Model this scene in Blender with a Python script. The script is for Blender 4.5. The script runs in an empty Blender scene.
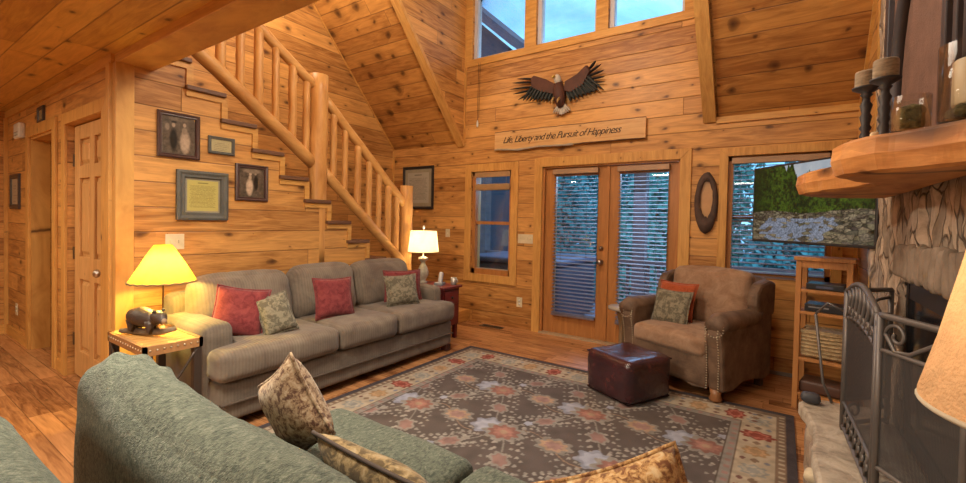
import bpy, bmesh, math, random
import numpy as np
from mathutils import Vector, Matrix, Euler, noise
C = bpy.context.scene.collection
sc = bpy.context.scene
R = math.radians
PI = math.pi
random.seed(7)

# ------------------------------------------------------------------ meshes
class MB:
    def __init__(s):
        s.v = []; s.f = []; s.sm = []
    def add(s, vs, fs, smooth=False, M=None):
        o = len(s.v)
        s.v += [tuple(M @ Vector(p)) for p in vs] if M is not None else [tuple(p) for p in vs]
        s.f += [tuple(i + o for i in f) for f in fs]
        s.sm += [smooth] * len(fs)
        return s
    def box(s, x0, x1, y0, y1, z0, z1, M=None):
        vs = [(x0,y0,z0),(x1,y0,z0),(x1,y1,z0),(x0,y1,z0),(x0,y0,z1),(x1,y0,z1),(x1,y1,z1),(x0,y1,z1)]
        fs = [(0,3,2,1),(4,5,6,7),(0,1,5,4),(1,2,6,5),(2,3,7,6),(3,0,4,7)]
        return s.add(vs, fs, False, M)
    def tube(s, pts, r, seg=10, M=None, closed=False, flat=1.0):
        pts = [Vector(p) for p in pts]; n = len(pts)
        rs = r if isinstance(r, (list, tuple)) else [r] * n
        vs = []; fs = []
        up = Vector((0, 0, 1))
        prev = None
        for i, p in enumerate(pts):
            if closed: t = pts[(i+1) % n] - pts[i-1]
            else: t = pts[min(i+1, n-1)] - pts[max(i-1, 0)]
            t.normalize()
            if prev is None:
                a = t.cross(up)
                if a.length < 1e-3: a = t.cross(Vector((1, 0, 0)))
            else: a = prev - t * prev.dot(t)
            a.normalize(); prev = a; b = t.cross(a)
            for k in range(seg):
                g = 2 * PI * k / seg
                vs.append(p + (a * math.cos(g) + b * math.sin(g) * flat) * rs[i])
        m = n if closed else n - 1
        for i in range(m):
            for k in range(seg):
                j = (i + 1) % n
                fs.append((i*seg+k, i*seg+(k+1) % seg, j*seg+(k+1) % seg, j*seg+k))
        if not closed:
            fs.append(tuple(range(seg))[::-1]); fs.append(tuple((n-1)*seg+k for k in range(seg)))
        return s.add(vs, fs, True, M)
    def lathe(s, prof, c=(0, 0, 0), seg=28, M=None, ends=True):
        vs = []; fs = []
        for (r, z) in prof:
            for k in range(seg):
                g = 2 * PI * k / seg
                vs.append((c[0] + r*math.cos(g), c[1] + r*math.sin(g), c[2] + z))
        for i in range(len(prof) - 1):
            for k in range(seg):
                fs.append((i*seg+k, i*seg+(k+1) % seg, (i+1)*seg+(k+1) % seg, (i+1)*seg+k))
        if ends:
            fs.append(tuple(range(seg))[::-1]); fs.append(tuple((len(prof)-1)*seg+k for k in range(seg)))
        return s.add(vs, fs, True, M)
    def prism(s, poly, a, b, axis='z', M=None, smooth=False):
        n = len(poly); vs = []
        for h in (a, b):
            for (p, q) in poly:
                vs.append({'z': (p, q, h), 'y': (p, h, q), 'x': (h, p, q)}[axis])
        fs = [tuple(range(n))[::-1], tuple(range(n, 2*n))]
        for i in range(n):
            fs.append((i, (i+1) % n, n + (i+1) % n, n + i))
        return s.add(vs, fs, smooth, M)
    def soft(s, c, size, r=.05, bulge=(0, 0, 0), n=14, wr=0, M=None, fn=None, ws=6):
        hx, hy, hz = size[0]/2, size[1]/2, size[2]/2
        r = min(r, hx*.98, hy*.98, hz*.98)
        h = (hx, hy, hz); idx = {}; vs = []; fs = []
        def T(i):
            u = 2*i/n - 1
            return math.copysign(1 - (1 - abs(u))**1.7, u)
        def vid(p):
            k = tuple(round(x, 5) for x in p)
            if k in idx: return idx[k]
            P = Vector((p[0]*hx, p[1]*hy, p[2]*hz))
            q = Vector([max(-(h[i]-r), min(h[i]-r, P[i])) for i in range(3)])
            d = P - q
            if d.length > 1e-9: P = q + d.normalized() * r
            ux, uy, uz = p
            P.x += bulge[0]*ux*(1-uy*uy)*(1-uz*uz); P.y += bulge[1]*uy*(1-ux*ux)*(1-uz*uz); P.z += bulge[2]*uz*(1-ux*ux)*(1-uy*uy)
            if fn: P = Vector(fn(P, p))
            if wr:
                w = Vector(P) + Vector(c)
                P += noise.noise_vector(w * ws) * wr + noise.noise_vector(w * ws * 2.3) * wr * .5
            idx[k] = len(vs); vs.append(P + Vector(c)); return idx[k]
        for ax in range(3):
            for sg in (-1, 1):
                for i in range(n):
                    for j in range(n):
                        q = []
                        for (a, b) in ((i, j), (i+1, j), (i+1, j+1), (i, j+1)):
                            p = [0, 0, 0]; p[ax] = sg; p[(ax+1) % 3] = T(a); p[(ax+2) % 3] = T(b)
                            q.append(vid(p))
                        if sg < 0: q = q[::-1]
                        fs.append(tuple(q))
        return s.add(vs, fs, True, M)
    def pillow(s, w, h, t, M=None, n=16, pinch=.09, wr=.006):
        vs = []; fs = []
        def P(i, j, sg):
            u, v = 2*i/n - 1, 2*j/n - 1
            x = w/2*u*(1 - pinch*(1 - v*v)); y = h/2*v*(1 - pinch*(1 - u*u))
            z = sg*t/2*((1-u**4)*(1-v**4))**.5*(1-.25*(u*u+v*v)/2)
            if wr: z += noise.noise(Vector((x*7, y*7, sg*3 + w*9)))*wr*2*(1-u**4)*(1-v**4)
            return (x, y, z)
        idx = {}
        for sg in (1, -1):
            for i in range(n+1):
                for j in range(n+1):
                    if sg == -1 and (i in (0, n) or j in (0, n)): idx[(sg, i, j)] = idx[(1, i, j)]; continue
                    idx[(sg, i, j)] = len(vs); vs.append(P(i, j, sg))
            for i in range(n):
                for j in range(n):
                    q = [idx[(sg, i, j)], idx[(sg, i+1, j)], idx[(sg, i+1, j+1)], idx[(sg, i, j+1)]]
                    fs.append(tuple(q if sg > 0 else q[::-1]))
        return s.add(vs, fs, True, M)
    def rim(s, w, h, r, M=None, n=14, pinch=.09):
        pts = []
        for (fx, fy) in [(lambda t: t, lambda t: -1), (lambda t: 1, lambda t: t), (lambda t: -t, lambda t: 1), (lambda t: -1, lambda t: -t)]:
            for k in range(n):
                t = 2*k/n - 1; u, v = fx(t), fy(t)
                pts.append((w/2*u*(1-pinch*(1-v*v)), h/2*v*(1-pinch*(1-u*u)), 0))
        return s.tube(pts, r, 6, M, closed=True)
    def build(s, name, mat=None, parent=None, kind=None, label=None, cat=None, group=None, bevel=0, world=False, recalc=True):
        vs = s.v
        if world and parent is not None:
            l = parent.location; vs = [(x-l.x, y-l.y, z-l.z) for x, y, z in vs]
        me = bpy.data.meshes.new(name)
        me.from_pydata(vs, [], s.f); 
        me.polygons.foreach_set('use_smooth', s.sm)
        if recalc:
            b = bmesh.new(); b.from_mesh(me); bmesh.ops.recalc_face_normals(b, faces=b.faces); b.to_mesh(me); b.free()
        me.update()
        o = bpy.data.objects.new(name, me); C.objects.link(o)
        if mat: me.materials.append(mat)
        if parent is not None: o.parent = parent
        if kind: o['kind'] = kind
        if label: o['label'] = label
        if cat: o['category'] = cat
        if group: o['group'] = group
        if bevel:
            m = o.modifiers.new('bevel', 'BEVEL'); m.width = bevel; m.segments = 2; m.limit_method = 'ANGLE'
        return o

def thing(name, label, cat, loc=(0, 0, 0), rz=0, group=None, kind=None):
    o = bpy.data.objects.new(name, None); C.objects.link(o)
    o.location = loc; o.rotation_euler = (0, 0, rz)
    if label: o['label'] = label
    if cat: o['category'] = cat
    if group: o['group'] = group
    if kind: o['kind'] = kind
    return o
def copy_tree(o, parent=None):
    c = o.copy(); C.objects.link(c)
    if parent is not None: c.parent = parent
    for ch in list(o.children): copy_tree(ch, c)
    return c
def TR(loc=(0, 0, 0), rx=0, ry=0, rz=0):
    return Matrix.Translation(loc) @ Euler((rx, ry, rz)).to_matrix().to_4x4()
def grid_color(name, w, h, img, mat, parent=None, M=None, **kw):
    """flat plate in local XY, one colour per vertex; img[row from bottom][col] -> rgb"""
    ny, nx = img.shape[:2]
    xs = np.linspace(-w/2, w/2, nx); ys = np.linspace(-h/2, h/2, ny)
    X, Y = np.meshgrid(xs, ys)
    V = np.stack([X.ravel(), Y.ravel(), np.zeros(nx*ny)], 1)
    if M is not None:
        A = np.array(M); V = V @ A[:3, :3].T + A[:3, 3]
    i = np.arange(nx-1)[None, :] + (np.arange(ny-1)*nx)[:, None]
    F = np.stack([i, i+1, i+1+nx, i+nx], -1).reshape(-1, 4)
    me = bpy.data.meshes.new(name)
    me.vertices.add(len(V)); me.vertices.foreach_set('co', V.ravel())
    me.loops.add(F.size); me.loops.foreach_set('vertex_index', F.ravel())
    me.polygons.add(len(F)); me.polygons.foreach_set('loop_start', np.arange(len(F))*4); me.polygons.foreach_set('loop_total', np.full(len(F), 4))
    me.update(); me.validate()
    ca = me.color_attributes.new('col', 'FLOAT_COLOR', 'POINT')
    A = np.ones((nx*ny, 4)); A[:, :3] = img.reshape(-1, 3); ca.data.foreach_set('color', A.ravel())
    me.materials.append(mat)
    o = bpy.data.objects.new(name, me); C.objects.link(o)
    if parent is not None: o.parent = parent
    for k, v in kw.items(): o[k] = v
    return o

# ------------------------------------------------------------------ materials
def newmat(name):
    m = bpy.data.materials.new(name); m.use_nodes = True
    nt = m.node_tree; b = nt.nodes['Principled BSDF']
    return m, nt, b
class N:
    def __init__(s, nt): s.nt = nt
    def n(s, t, **kw):
        x = s.nt.nodes.new(t)
        for k, v in kw.items(): setattr(x, k, v)
        return x
    def l(s, a, b): s.nt.links.new(a, b)
    def val(s, x, sock):
        if hasattr(x, 'is_output') or hasattr(x, 'links'): s.l(x, sock)
        else: sock.default_value = x
    def m(s, op, a, b=0.0, c=None, clamp=False):
        x = s.n('ShaderNodeMath', operation=op, use_clamp=clamp); s.val(a, x.inputs[0]); s.val(b, x.inputs[1])
        if c is not None: s.val(c, x.inputs[2])
        return x.outputs[0]
    def mix(s, f, a, b, mode='MIX'):
        x = s.n('ShaderNodeMix', data_type='RGBA', blend_type=mode); s.val(f, x.inputs[0]); s.val(a, x.inputs[6]); s.val(b, x.inputs[7])
        return x.outputs[2]
    def noise(s, vec, scale, detail=3, rough=.5, dist=0):
        x = s.n('ShaderNodeTexNoise'); s.l(vec, x.inputs['Vector']); x.inputs['Scale'].default_value = scale
        x.inputs['Detail'].default_value = detail; x.inputs['Roughness'].default_value = rough; x.inputs['Distortion'].default_value = dist
        return x
    def ramp(s, f, stops):
        x = s.n('ShaderNodeValToRGB'); s.l(f, x.inputs[0]); e = x.color_ramp.elements
        while len(e) < len(stops): e.new(.5)
        for i, (p, c) in enumerate(stops): e[i].position = p; e[i].color = (*c, 1) if len(c) == 3 else c
        return x.outputs[0]
    def bump(s, h, strength, dist, bsdf):
        x = s.n('ShaderNodeBump'); x.inputs['Strength'].default_value = strength; x.inputs['Distance'].default_value = dist
        s.l(h, x.inputs['Height']); s.l(x.outputs[0], bsdf.inputs['Normal'])
def c4(c): return (c[0], c[1], c[2], 1)

def wood(name, u='x', v='z', w=.1755, off=.151, L=3.4, dark=(.34, .13, .045), light=(.66, .34, .13), knots=1.0, rough=.45, vs=1.0, groove=.75, seed=0, spec=.35, soff=0, gap=.035):
    m, nt, b = newmat(name); k = N(nt)
    tc = k.n('ShaderNodeTexCoord'); sp = k.n('ShaderNodeSeparateXYZ'); k.l(tc.outputs['Object'], sp.inputs[0])
    ax = {'x': sp.outputs[0], 'y': sp.outputs[1], 'z': sp.outputs[2]}
    U = ax[u]; V = k.m('MULTIPLY', k.m('SUBTRACT', ax[v], off), vs/w) if w else None
    T = ax[[a for a in 'xyz' if a not in (u, v)][0]]
    if w:
        vi = k.m('FLOOR', V); vf = k.m('FRACT', V)
        wn = k.n('ShaderNodeTexWhiteNoise', noise_dimensions='1D'); k.l(k.m('ADD', vi, seed*13.7+.5), wn.inputs['W'])
        ur = k.m('ADD', k.m('DIVIDE', U, L), k.m('MULTIPLY', wn.outputs[0], 7.3))
        ui = k.m('FLOOR', ur); uf = k.m('FRACT', ur)
        w2 = k.n('ShaderNodeTexWhiteNoise', noise_dimensions='2D'); cv = k.n('ShaderNodeCombineXYZ')
        k.l(vi, cv.inputs[0]); k.l(ui, cv.inputs[1]); k.l(cv.outputs[0], w2.inputs['Vector'])
        rnd = w2.outputs[0]
    else: rnd = None
    vec = k.n('ShaderNodeCombineXYZ')
    k.l(U, vec.inputs[0]); k.l(ax[v], vec.inputs[1])
    k.l(k.m('ADD', T, k.m('MULTIPLY', rnd, 37.0)) if w else k.m('ADD', T, seed*3.1), vec.inputs[2])
    st = k.n('ShaderNodeVectorMath', operation='MULTIPLY'); k.l(vec.outputs[0], st.inputs[0]); st.inputs[1].default_value = (1.1, 9, 3)
    grain = k.noise(st.outputs[0], 2.2, 5, .6, 1.2)
    st2 = k.n('ShaderNodeVectorMath', operation='MULTIPLY'); k.l(vec.outputs[0], st2.inputs[0]); st2.inputs[1].default_value = (3, 70, 9)
    fine = k.noise(st2.outputs[0], 1.5, 3, .6, .3)
    blot = k.noise(vec.outputs[0], .9, 2, .5)
    g = k.m('ADD', k.m('MULTIPLY', grain.outputs[0], .75), k.m('MULTIPLY', fine.outputs[0], .25))
    g = k.m('ADD', g, k.m('MULTIPLY', k.m('SUBTRACT', blot.outputs[0], .5), .25))
    if w: g = k.m('ADD', g, k.m('MULTIPLY', k.m('SUBTRACT', rnd, .5), .25))
    col = k.ramp(g, [(.28, dark), (.5, tuple((dark[i]*.4+light[i]*.6) for i in range(3))), (.68, light)])
    kd = None
    if knots:
        kv = k.n('ShaderNodeVectorMath', operation='MULTIPLY'); k.l(vec.outputs[0], kv.inputs[0]); kv.inputs[1].default_value = (3.3, 5.6, 0)
        nz = k.noise(vec.outputs[0], 6, 2, .5); ad = k.n('ShaderNodeVectorMath', operation='MULTIPLY_ADD')
        k.l(nz.outputs[1], ad.inputs[0]); ad.inputs[1].default_value = (.28, .28, 0); k.l(kv.outputs[0], ad.inputs[2])
        vo = k.n('ShaderNodeTexVoronoi', voronoi_dimensions='2D'); k.l(ad.outputs[0], vo.inputs['Vector']); vo.inputs['Scale'].default_value = 1.0
        sc_ = k.n('ShaderNodeSeparateColor'); k.l(vo.outputs['Color'], sc_.inputs[0])
        rad = k.m('MULTIPLY', k.m('SUBTRACT', sc_.outputs[0], 1.0 - .60*knots, clamp=True), .27)
        t = k.m('SUBTRACT', 1.0, k.m('DIVIDE', vo.outputs['Distance'], k.m('ADD', rad, .0008)), clamp=True)
        kd = k.m('MULTIPLY', k.m('POWER', t, .6), .92)
        halo = k.m('SUBTRACT', 1.0, k.m('DIVIDE', vo.outputs['Distance'], k.m('ADD', k.m('MULTIPLY', rad, 2.6), .0008)), clamp=True)
        col = k.mix(k.m('MULTIPLY', halo, .55), col, c4(tuple(x*.62 for x in dark)))
        col = k.mix(kd, col, (.055, .018, .008, 1))
    h = k.m('MULTIPLY', g, .08)
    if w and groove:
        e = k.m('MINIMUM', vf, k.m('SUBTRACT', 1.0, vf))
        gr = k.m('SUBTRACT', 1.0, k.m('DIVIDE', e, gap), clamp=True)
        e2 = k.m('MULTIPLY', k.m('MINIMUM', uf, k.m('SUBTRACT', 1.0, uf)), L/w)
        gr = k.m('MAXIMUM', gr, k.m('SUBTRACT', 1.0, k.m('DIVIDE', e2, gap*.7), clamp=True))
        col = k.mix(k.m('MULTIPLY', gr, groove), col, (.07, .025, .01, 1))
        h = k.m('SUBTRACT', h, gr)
    k.l(col, b.inputs['Base Color']); b.inputs['Roughness'].default_value = rough
    b.inputs['Specular IOR Level'].default_value = spec
    k.bump(h, .5, .006, b)
    return m

def plain(name, col, rough=.5, metal=0, bump=0, bscale=60, var=0, spec=.5, col2=None, nscale=8, sheen=0):
    m, nt, b = newmat(name); k = N(nt)
    b.inputs['Roughness'].default_value = rough; b.inputs['Metallic'].default_value = metal; b.inputs['Specular IOR Level'].default_value = spec
    tc = k.n('ShaderNodeTexCoord')
    nz = k.noise(tc.outputs['Object'], nscale, 4, .6)
    c2 = col2 or tuple(x*(1-.25) for x in col)
    k.l(k.ramp(nz.outputs[0], [(.3, c2), (.7, col)]), b.inputs['Base Color'])
    if bump:
        n2 = k.noise(tc.outputs['Object'], bscale, 3, .6); k.bump(n2.outputs[0], bump, .01, b)
    if sheen: b.inputs['Sheen Weight'].default_value = sheen
    return m

def fabric(name, c1, c2, c3=None, scale=14, weave=260, bump=.4, stretch=(1, 1, 1), rib=None, contrast=(.35, .65), rough=.95):
    m, nt, b = newmat(name); k = N(nt); b.inputs['Roughness'].default_value = rough; b.inputs['Specular IOR Level'].default_value = .15
    b.inputs['Sheen Weight'].default_value = .15
    tc = k.n('ShaderNodeTexCoord'); mp = k.n('ShaderNodeMapping'); k.l(tc.outputs['Object'], mp.inputs[0]); mp.inputs['Scale'].default_value = stretch
    nz = k.noise(mp.outputs[0], scale, 5, .65, .6)
    st = [(contrast[0], c1), (contrast[1], c2)] + ([(min(.95, contrast[1]+.12), c3)] if c3 else [])
    col = k.ramp(nz.outputs[0], st)
    fn = k.noise(tc.outputs['Object'], weave, 2, .5)
    h = fn.outputs[0]
    col = k.mix(k.m('MULTIPLY', fn.outputs[0], .35), col, c4(tuple(x*.5 for x in c1)))
    if rib:
        sp = k.n('ShaderNodeSeparateXYZ'); k.l(tc.outputs['Object'], sp.inputs[0])
        s1 = k.m('SINE', k.m('MULTIPLY', sp.outputs['xyz'.index(rib[0])], rib[1]))
        s1 = k.m('MULTIPLY_ADD', s1, .5, .5); s1 = k.m('POWER', s1, 2.0)
        col = k.mix(k.m('MULTIPLY', s1, .20), col, c4(tuple(x*.45 for x in c1)))
        h = k.m('SUBTRACT', k.m('MULTIPLY', h, .5), s1)
    k.l(col, b.inputs['Base Color']); k.bump(h, bump, .004, b)
    return m
def emis(name, col, s, base=(.8, .8, .8)):
    m, nt, b = newmat(name); b.inputs['Base Color'].default_value = c4(base)
    b.inputs['Emission Color'].default_value = c4(col); b.inputs['Emission Strength'].default_value = s; b.inputs['Roughness'].default_value = .8
    return m
def vcol(name, rough=.8, emit=0, bump=0):
    m, nt, b = newmat(name); k = N(nt); a = k.n('ShaderNodeAttribute', attribute_name='col')
    b.inputs['Roughness'].default_value = rough; b.inputs['Specular IOR Level'].default_value = .25
    if emit:
        k.l(a.outputs['Color'], b.inputs['Emission Color']); b.inputs['Emission Strength'].default_value = emit; b.inputs['Base Color'].default_value = (.01, .01, .01, 1)
    else: k.l(a.outputs['Color'], b.inputs['Base Color'])
    if bump:
        tc = k.n('ShaderNodeTexCoord'); n2 = k.noise(tc.outputs['Object'], 130, 2, .6); k.bump(n2.outputs[0], bump, .008, b)
    return m
def glassmat(name, tint=(.9, .97, 1), rough=0.0, refl=.5):
    m = bpy.data.materials.new(name); m.use_nodes = True; nt = m.node_tree; nt.nodes.clear(); k = N(nt)
    o = k.n('ShaderNodeOutputMaterial'); mx = k.n('ShaderNodeMixShader'); t = k.n('ShaderNodeBsdfTransparent'); g = k.n('ShaderNodeBsdfGlossy')
    t.inputs[0].default_value = c4(tint); g.inputs['Roughness'].default_value = rough
    fr = k.n('ShaderNodeFresnel'); fr.inputs[0].default_value = 1.45
    k.l(k.m('MULTIPLY', fr.outputs[0], refl*2), mx.inputs[0]); k.l(t.outputs[0], mx.inputs[1]); k.l(g.outputs[0], mx.inputs[2]); k.l(mx.outputs[0], o.inputs[0])
    return m

D1, L1 = (.27, .108, .028), (.68, .355, .108)
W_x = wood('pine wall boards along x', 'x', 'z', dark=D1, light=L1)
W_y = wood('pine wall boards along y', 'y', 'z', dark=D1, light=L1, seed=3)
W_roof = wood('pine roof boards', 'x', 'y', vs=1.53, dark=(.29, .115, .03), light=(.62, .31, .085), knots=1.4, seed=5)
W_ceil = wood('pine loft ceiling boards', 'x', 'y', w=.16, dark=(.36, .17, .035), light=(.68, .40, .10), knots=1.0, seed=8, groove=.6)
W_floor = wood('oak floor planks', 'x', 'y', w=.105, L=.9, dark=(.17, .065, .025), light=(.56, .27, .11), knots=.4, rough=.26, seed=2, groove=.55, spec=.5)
T_x = wood('pine trim along x', 'x', 'z', w=0, dark=(.42, .19, .045), light=(.70, .39, .11), knots=.5)
T_y = wood('pine trim along y', 'y', 'z', w=0, dark=(.42, .19, .045), light=(.70, .39, .11), knots=.5, seed=2)
T_z = wood('pine trim upright', 'z', 'x', w=0, dark=(.42, .19, .045), light=(.68, .38, .11), knots=.45, seed=4)
T_door = wood('clear pine door', 'z', 'x', w=0, dark=(.40, .20, .065), light=(.66, .39, .16), knots=.3, seed=6)
T_fdoor = wood('stained door wood', 'z', 'x', w=0, dark=(.30, .12, .035), light=(.48, .21, .065), knots=.1, seed=7, rough=.35)
LOG_z = wood('peeled log upright', 'z', 'x', w=0, dark=(.44, .19, .05), light=(.70, .38, .125), knots=.9, seed=9, rough=.4)
LOG_y = wood('peeled log rail', 'y', 'x', w=0, dark=(.46, .21, .06), light=(.72, .41, .14), knots=.9, seed=11, rough=.4)
T_tread = plain('dark stair tread', (.16, .075, .04), .5)
T_table = wood('honey table slats', 'x', 'z', w=0, dark=(.46, .22, .06), light=(.66, .36, .11), knots=.2, seed=12)
T_shelf = wood('oak shelf wood', 'z', 'x', w=0, dark=(.32, .13, .04), light=(.52, .24, .08), knots=.05, seed=13)
GLASS = glassmat('window glass')
JAR = glassmat('jar glass', (.96, .97, .97), refl=.22)
BLACK = plain('black iron', (.035, .03, .03), .45, .6)
DARKF = plain('dark frame wood', (.05, .035, .03), .4)
WHITE = plain('ivory plastic', (.72, .64, .44), .4)
NICKEL = plain('brushed nickel', (.55, .5, .45), .3, 1)
PLAST = plain('white plastic', (.75, .75, .72), .4)

YB, XS, XL, YD, XR = 4.65, -3.70, -4.96, 1.03, .53
HW, HC = 2.37, 2.39           # knee wall / loft ceiling height
SL = 1.16                     # roof slope
XD0, XD1 = -3.615, -.655      # dormer cheeks
def zr(y): return HW + SL*(YB - y)

# ------------------------------------------------------------------ room shell
def wall_cells(mb, U, Z, holes, box):
    us = sorted(set([U[0], U[1]] + [q for h in holes for q in h[:2]])); zs = sorted(set([Z[0], Z[1]] + [q for h in holes for q in h[2:]]))
    for i in range(len(us)-1):
        for j in range(len(zs)-1):
            cu, cz = (us[i]+us[i+1])/2, (zs[j]+zs[j+1])/2
            if any(h[0] < cu < h[1] and h[2] < cz < h[3] for h in holes): continue
            box(mb, us[i], us[i+1], zs[j], zs[j+1])
fm = MB().box(-7.2, XR+.4, -4, YB+.2, -.1, 0); fm.build('floor', W_floor, kind='structure')
WIN1 = (-3.47, -2.85, .63, 1.975); FD = (-2.415, -.868, 0, 1.99); TVW = (-.44, .36, .86, 1.99)
HW3 = [(-3.50, -2.70, 3.46, 4.5), (-2.545, -1.79, 3.46, 4.5), (-1.65, -.87, 3.46, 4.5)]
wb = MB()
bx = lambda mb, a, b, c, d: mb.box(a, b, YB, YB+.16, c, d)
wall_cells(wb, (XL-.15, XR+.15), (0, HW+.02), [WIN1, FD, TVW], bx)
wall_cells(wb, (XD0-.1, XD1+.1), (HW+.02, 4.9), HW3, bx)
wb.build('wall_back', W_x, kind='structure')
MB().prism([(YB+.01, 0), (YB+.01, HW), (1.15, zr(1.15)), (1.15, 0)], XL-.14, XL, 'x').build('wall_left', W_y, kind='structure')
MB().prism([(YB+.01, 0), (YB+.01, HW), (1.15, zr(1.15)), (-4, zr(1.15)), (-4, 0)], XR, XR+.14, 'x').build('wall_right', W_y, kind='structure')
# dormer cheeks
for nm, x0, x1 in (('wall_dormer_left', XD0-.12, XD0), ('wall_dormer_right', XD1, XD1+.12)):
    MB().prism([(YB, HW), (YB, 4.75), (YB - (4.75-HW)/SL, 4.75)], x0, x1, 'x').build(nm, W_y, kind='structure')
# roof
def roof(name, x0, x1, y0, y1, mat=W_roof):
    MB().prism([(y0, zr(y0)), (y1, zr(y1)), (y1, zr(y1)+.15), (y0, zr(y0)+.15)], x0, x1, 'x').build(name, mat, kind='structure')
ydt = YB - (4.75-HW)/SL
roof('ceiling_slope_left', XL-.1, XD0-.001, 1.1, YB+.05); roof('ceiling_slope_right', XD1+.001, XR+.1, 1.1, YB+.05)
roof('ceiling_slope_middle', XD0, XD1, 1.1, ydt)
MB().box(XD0-.1, XD1+.1, ydt-.05, YB+.2, 4.75, 4.9).build('ceiling_dormer', W_roof, kind='structure')
# loft floor / flat ceiling, added unseen wall above keeps sky light out of the open loft
MB().box(-7.2, XR+.1, -4, 1.03, HC, HC+.16).build('ceiling', W_ceil, kind='structure')
MB().box(XL-.1, XR+.1, 1.0, 1.14, HC+.17, zr(1.15)+.2).build('loft_sky_block', W_x, kind='structure')
# hall walls
OP = (-6.02, -5.20, 0, 2.03); PD = (-4.83, -3.955, 0, 2.03)
wh = MB(); wall_cells(wh, (-7.03, XS-.04), (0, HC), [OP, PD], lambda mb, a, b, c, d: mb.box(a, b, YD, YD+.12, c, d)); wh.build('wall_hall', W_x, kind='structure')
MB().box(-7.17, -7.03, -4, YD+.12, 0, HC).build('wall_hall_end', W_y, kind='structure')
MB().box(-7.17, XR+.14, -4.14, -4, 0, HC+.1).build('wall_front', W_x, kind='structure')
# room behind the open doorway and closet behind the door
MB().box(-7.1, -4.98, 2.6, 2.7, 0, HC).build('wall_bedroom', W_x, kind='structure')
MB().box(-5.2, -5.1, YD+.12, 2.6, 0, HC).build('wall_bedroom_side', W_y, kind='structure')
MB().box(-7.17, -7.07, YD+.12, 2.7, 0, HC).build('wall_bedroom_end', W_y, kind='structure')
MB().box(-7.17, -5.06, YD+.0, 2.7, HC, HC+.1).build('ceiling_bedroom', W_ceil, kind='structure')

# stair wall with stepped top
NT = 12
def ty(k): return 1.42 + .2385*(k-1)
def tz(k): return 2.284 - .1965*(k-1)
poly = [(YD+.001, 0), (YD+.001, 2.46)]
for k in range(0, NT+1):
    y0 = ty(k); 
    poly.append((y0, tz(k-1)-.03 if k > 0 else 2.46)) if k > 0 else None
    if k == 0: continue
    poly.append((y0, tz(k)-.035))
    if k == NT: poly.append((ty(k)+.2385, tz(k)-.035)); poly.append((ty(k)+.2385, 0))
pp = [(YD+.001, 0), (YD+.001, tz(0)-.035), (ty(1), tz(0)-.035)]
for k in range(1, NT+1):
    pp.append((ty(k), tz(k)-.035)); pp.append((ty(k+1), tz(k)-.035))
pp.append((ty(NT+1), 0))
MB().prism(pp, XS-.1, XS, 'x').build('wall_stair', W_y, kind='structure')
# stepped trim on the stair wall
tm = MB()
for k in range(0, NT+1):
    y0, y1 = (ty(k) if k else 1.18), ty(k+1)
    tm.box(XS, XS+.014, y0-.0, y1+.045, tz(k)-.078, tz(k)-.036)
    if k < NT: tm.box(XS, XS+.014, y1, y1+.045, tz(k+1)-.036, tz(k)-.078)
tm.build('trim_6', T_y, kind='structure')
st = thing('staircase', 'enclosed straight staircase with dark tread ends climbing behind the beige sofa', 'staircase', (-4.3, 3, 0))
for k in range(0, NT+1):
    MB().box(XL+.005, XS+.035, ty(k)-.005, ty(k+1)+.03, tz(k)-.034, tz(k)).build('tread', T_tread, st, world=True, bevel=.006)
for k in range(1, NT+1):
    MB().box(XL+.005, XS-.102, ty(k)-.02, ty(k)-.006, tz(k)-.0, tz(k-1)-.035).build('riser', T_x, st, world=True)
MB().box(XL+.005, XS+.235, ty(NT+1)+.035, YB-.005, 0, .15).build('landing', T_y, st, world=True, bevel=.008, label='low wooden landing step at the stair foot')

# posts and beams
MB().box(XS-.06, XS+.004, YD-.012, YD+.088, 0, 2.33).build('trim_1', T_z, kind='structure', bevel=.004)
MB().box(XS-.13, XS-.061, YD-.03, YD-.001, 0, 2.33).build('trim_2', T_z, kind='structure', bevel=.004)
MB().box(XL-.0, XR, YD-.001, 1.232, 2.33, 2.54).build('trim_3', T_x, kind='structure', bevel=.004)
MB().box(-7.03, XS-.06, YD-.02, YD-.001, 2.32, HC).build('trim_4', T_x, kind='structure')
MB().box(-7.03, -7.0, YD-.03, YD-.001, 0, 2.32).build('trim_5', T_z, kind='structure')
# dormer edge beams and corner trims
for nm, x0, x1 in (('trim_7', XD0-.10, XD0+.012), ('trim_8', XD1-.012, XD1+.10)):
    MB().prism([(YB, HW-.0), (YB-.02, HW-.045), (1.2, zr(1.2)-.065), (1.2, zr(1.2))], x0, x1, 'x').build(nm, wood('beam edge '+nm, 'z', 'x', w=0, dark=(.42, .19, .05), light=(.66, .38, .12), knots=.2), kind='structure')
MB().box(XD0, XD0+.022, YB-.022, YB, HW, 4.75).build('trim_9', T_z, kind='structure')
MB().prism([(YB, HW-.012), (1.2, zr(1.2)-.012), (1.2, zr(1.2)), (YB, HW)], XL, XL+.022, 'x').build('trim_10', T_y, kind='structure')
MB().box(XL, XL+.022, YB-.022, YB, 0, HW-.02).build('trim_11', T_z, kind='structure')
MB().box(XD1+.1, XR, YB-.02, YB, HW-.06, HW+.0).build('trim_12', T_x, kind='structure')
MB().prism([(YB, HW-.04), (1.2, zr(1.2)-.04), (1.2, zr(1.2)), (YB, HW)], XR-.022, XR, 'x').build('trim_13', T_y, kind='structure')
MB().box(XR-.022, XR, YB-.022, YB, 0, HW-.05).build('trim_14', T_z, kind='structure')
MB().box(-7.03, OP[0]-.1, YD-.016, YD, 0, .1).build('baseboard_hall', T_x, kind='structure')
MB().box(-7.03, -7.012, -4, YD-.03, 0, .1).build('baseboard_hall_end', T_y, kind='structure')
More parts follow.
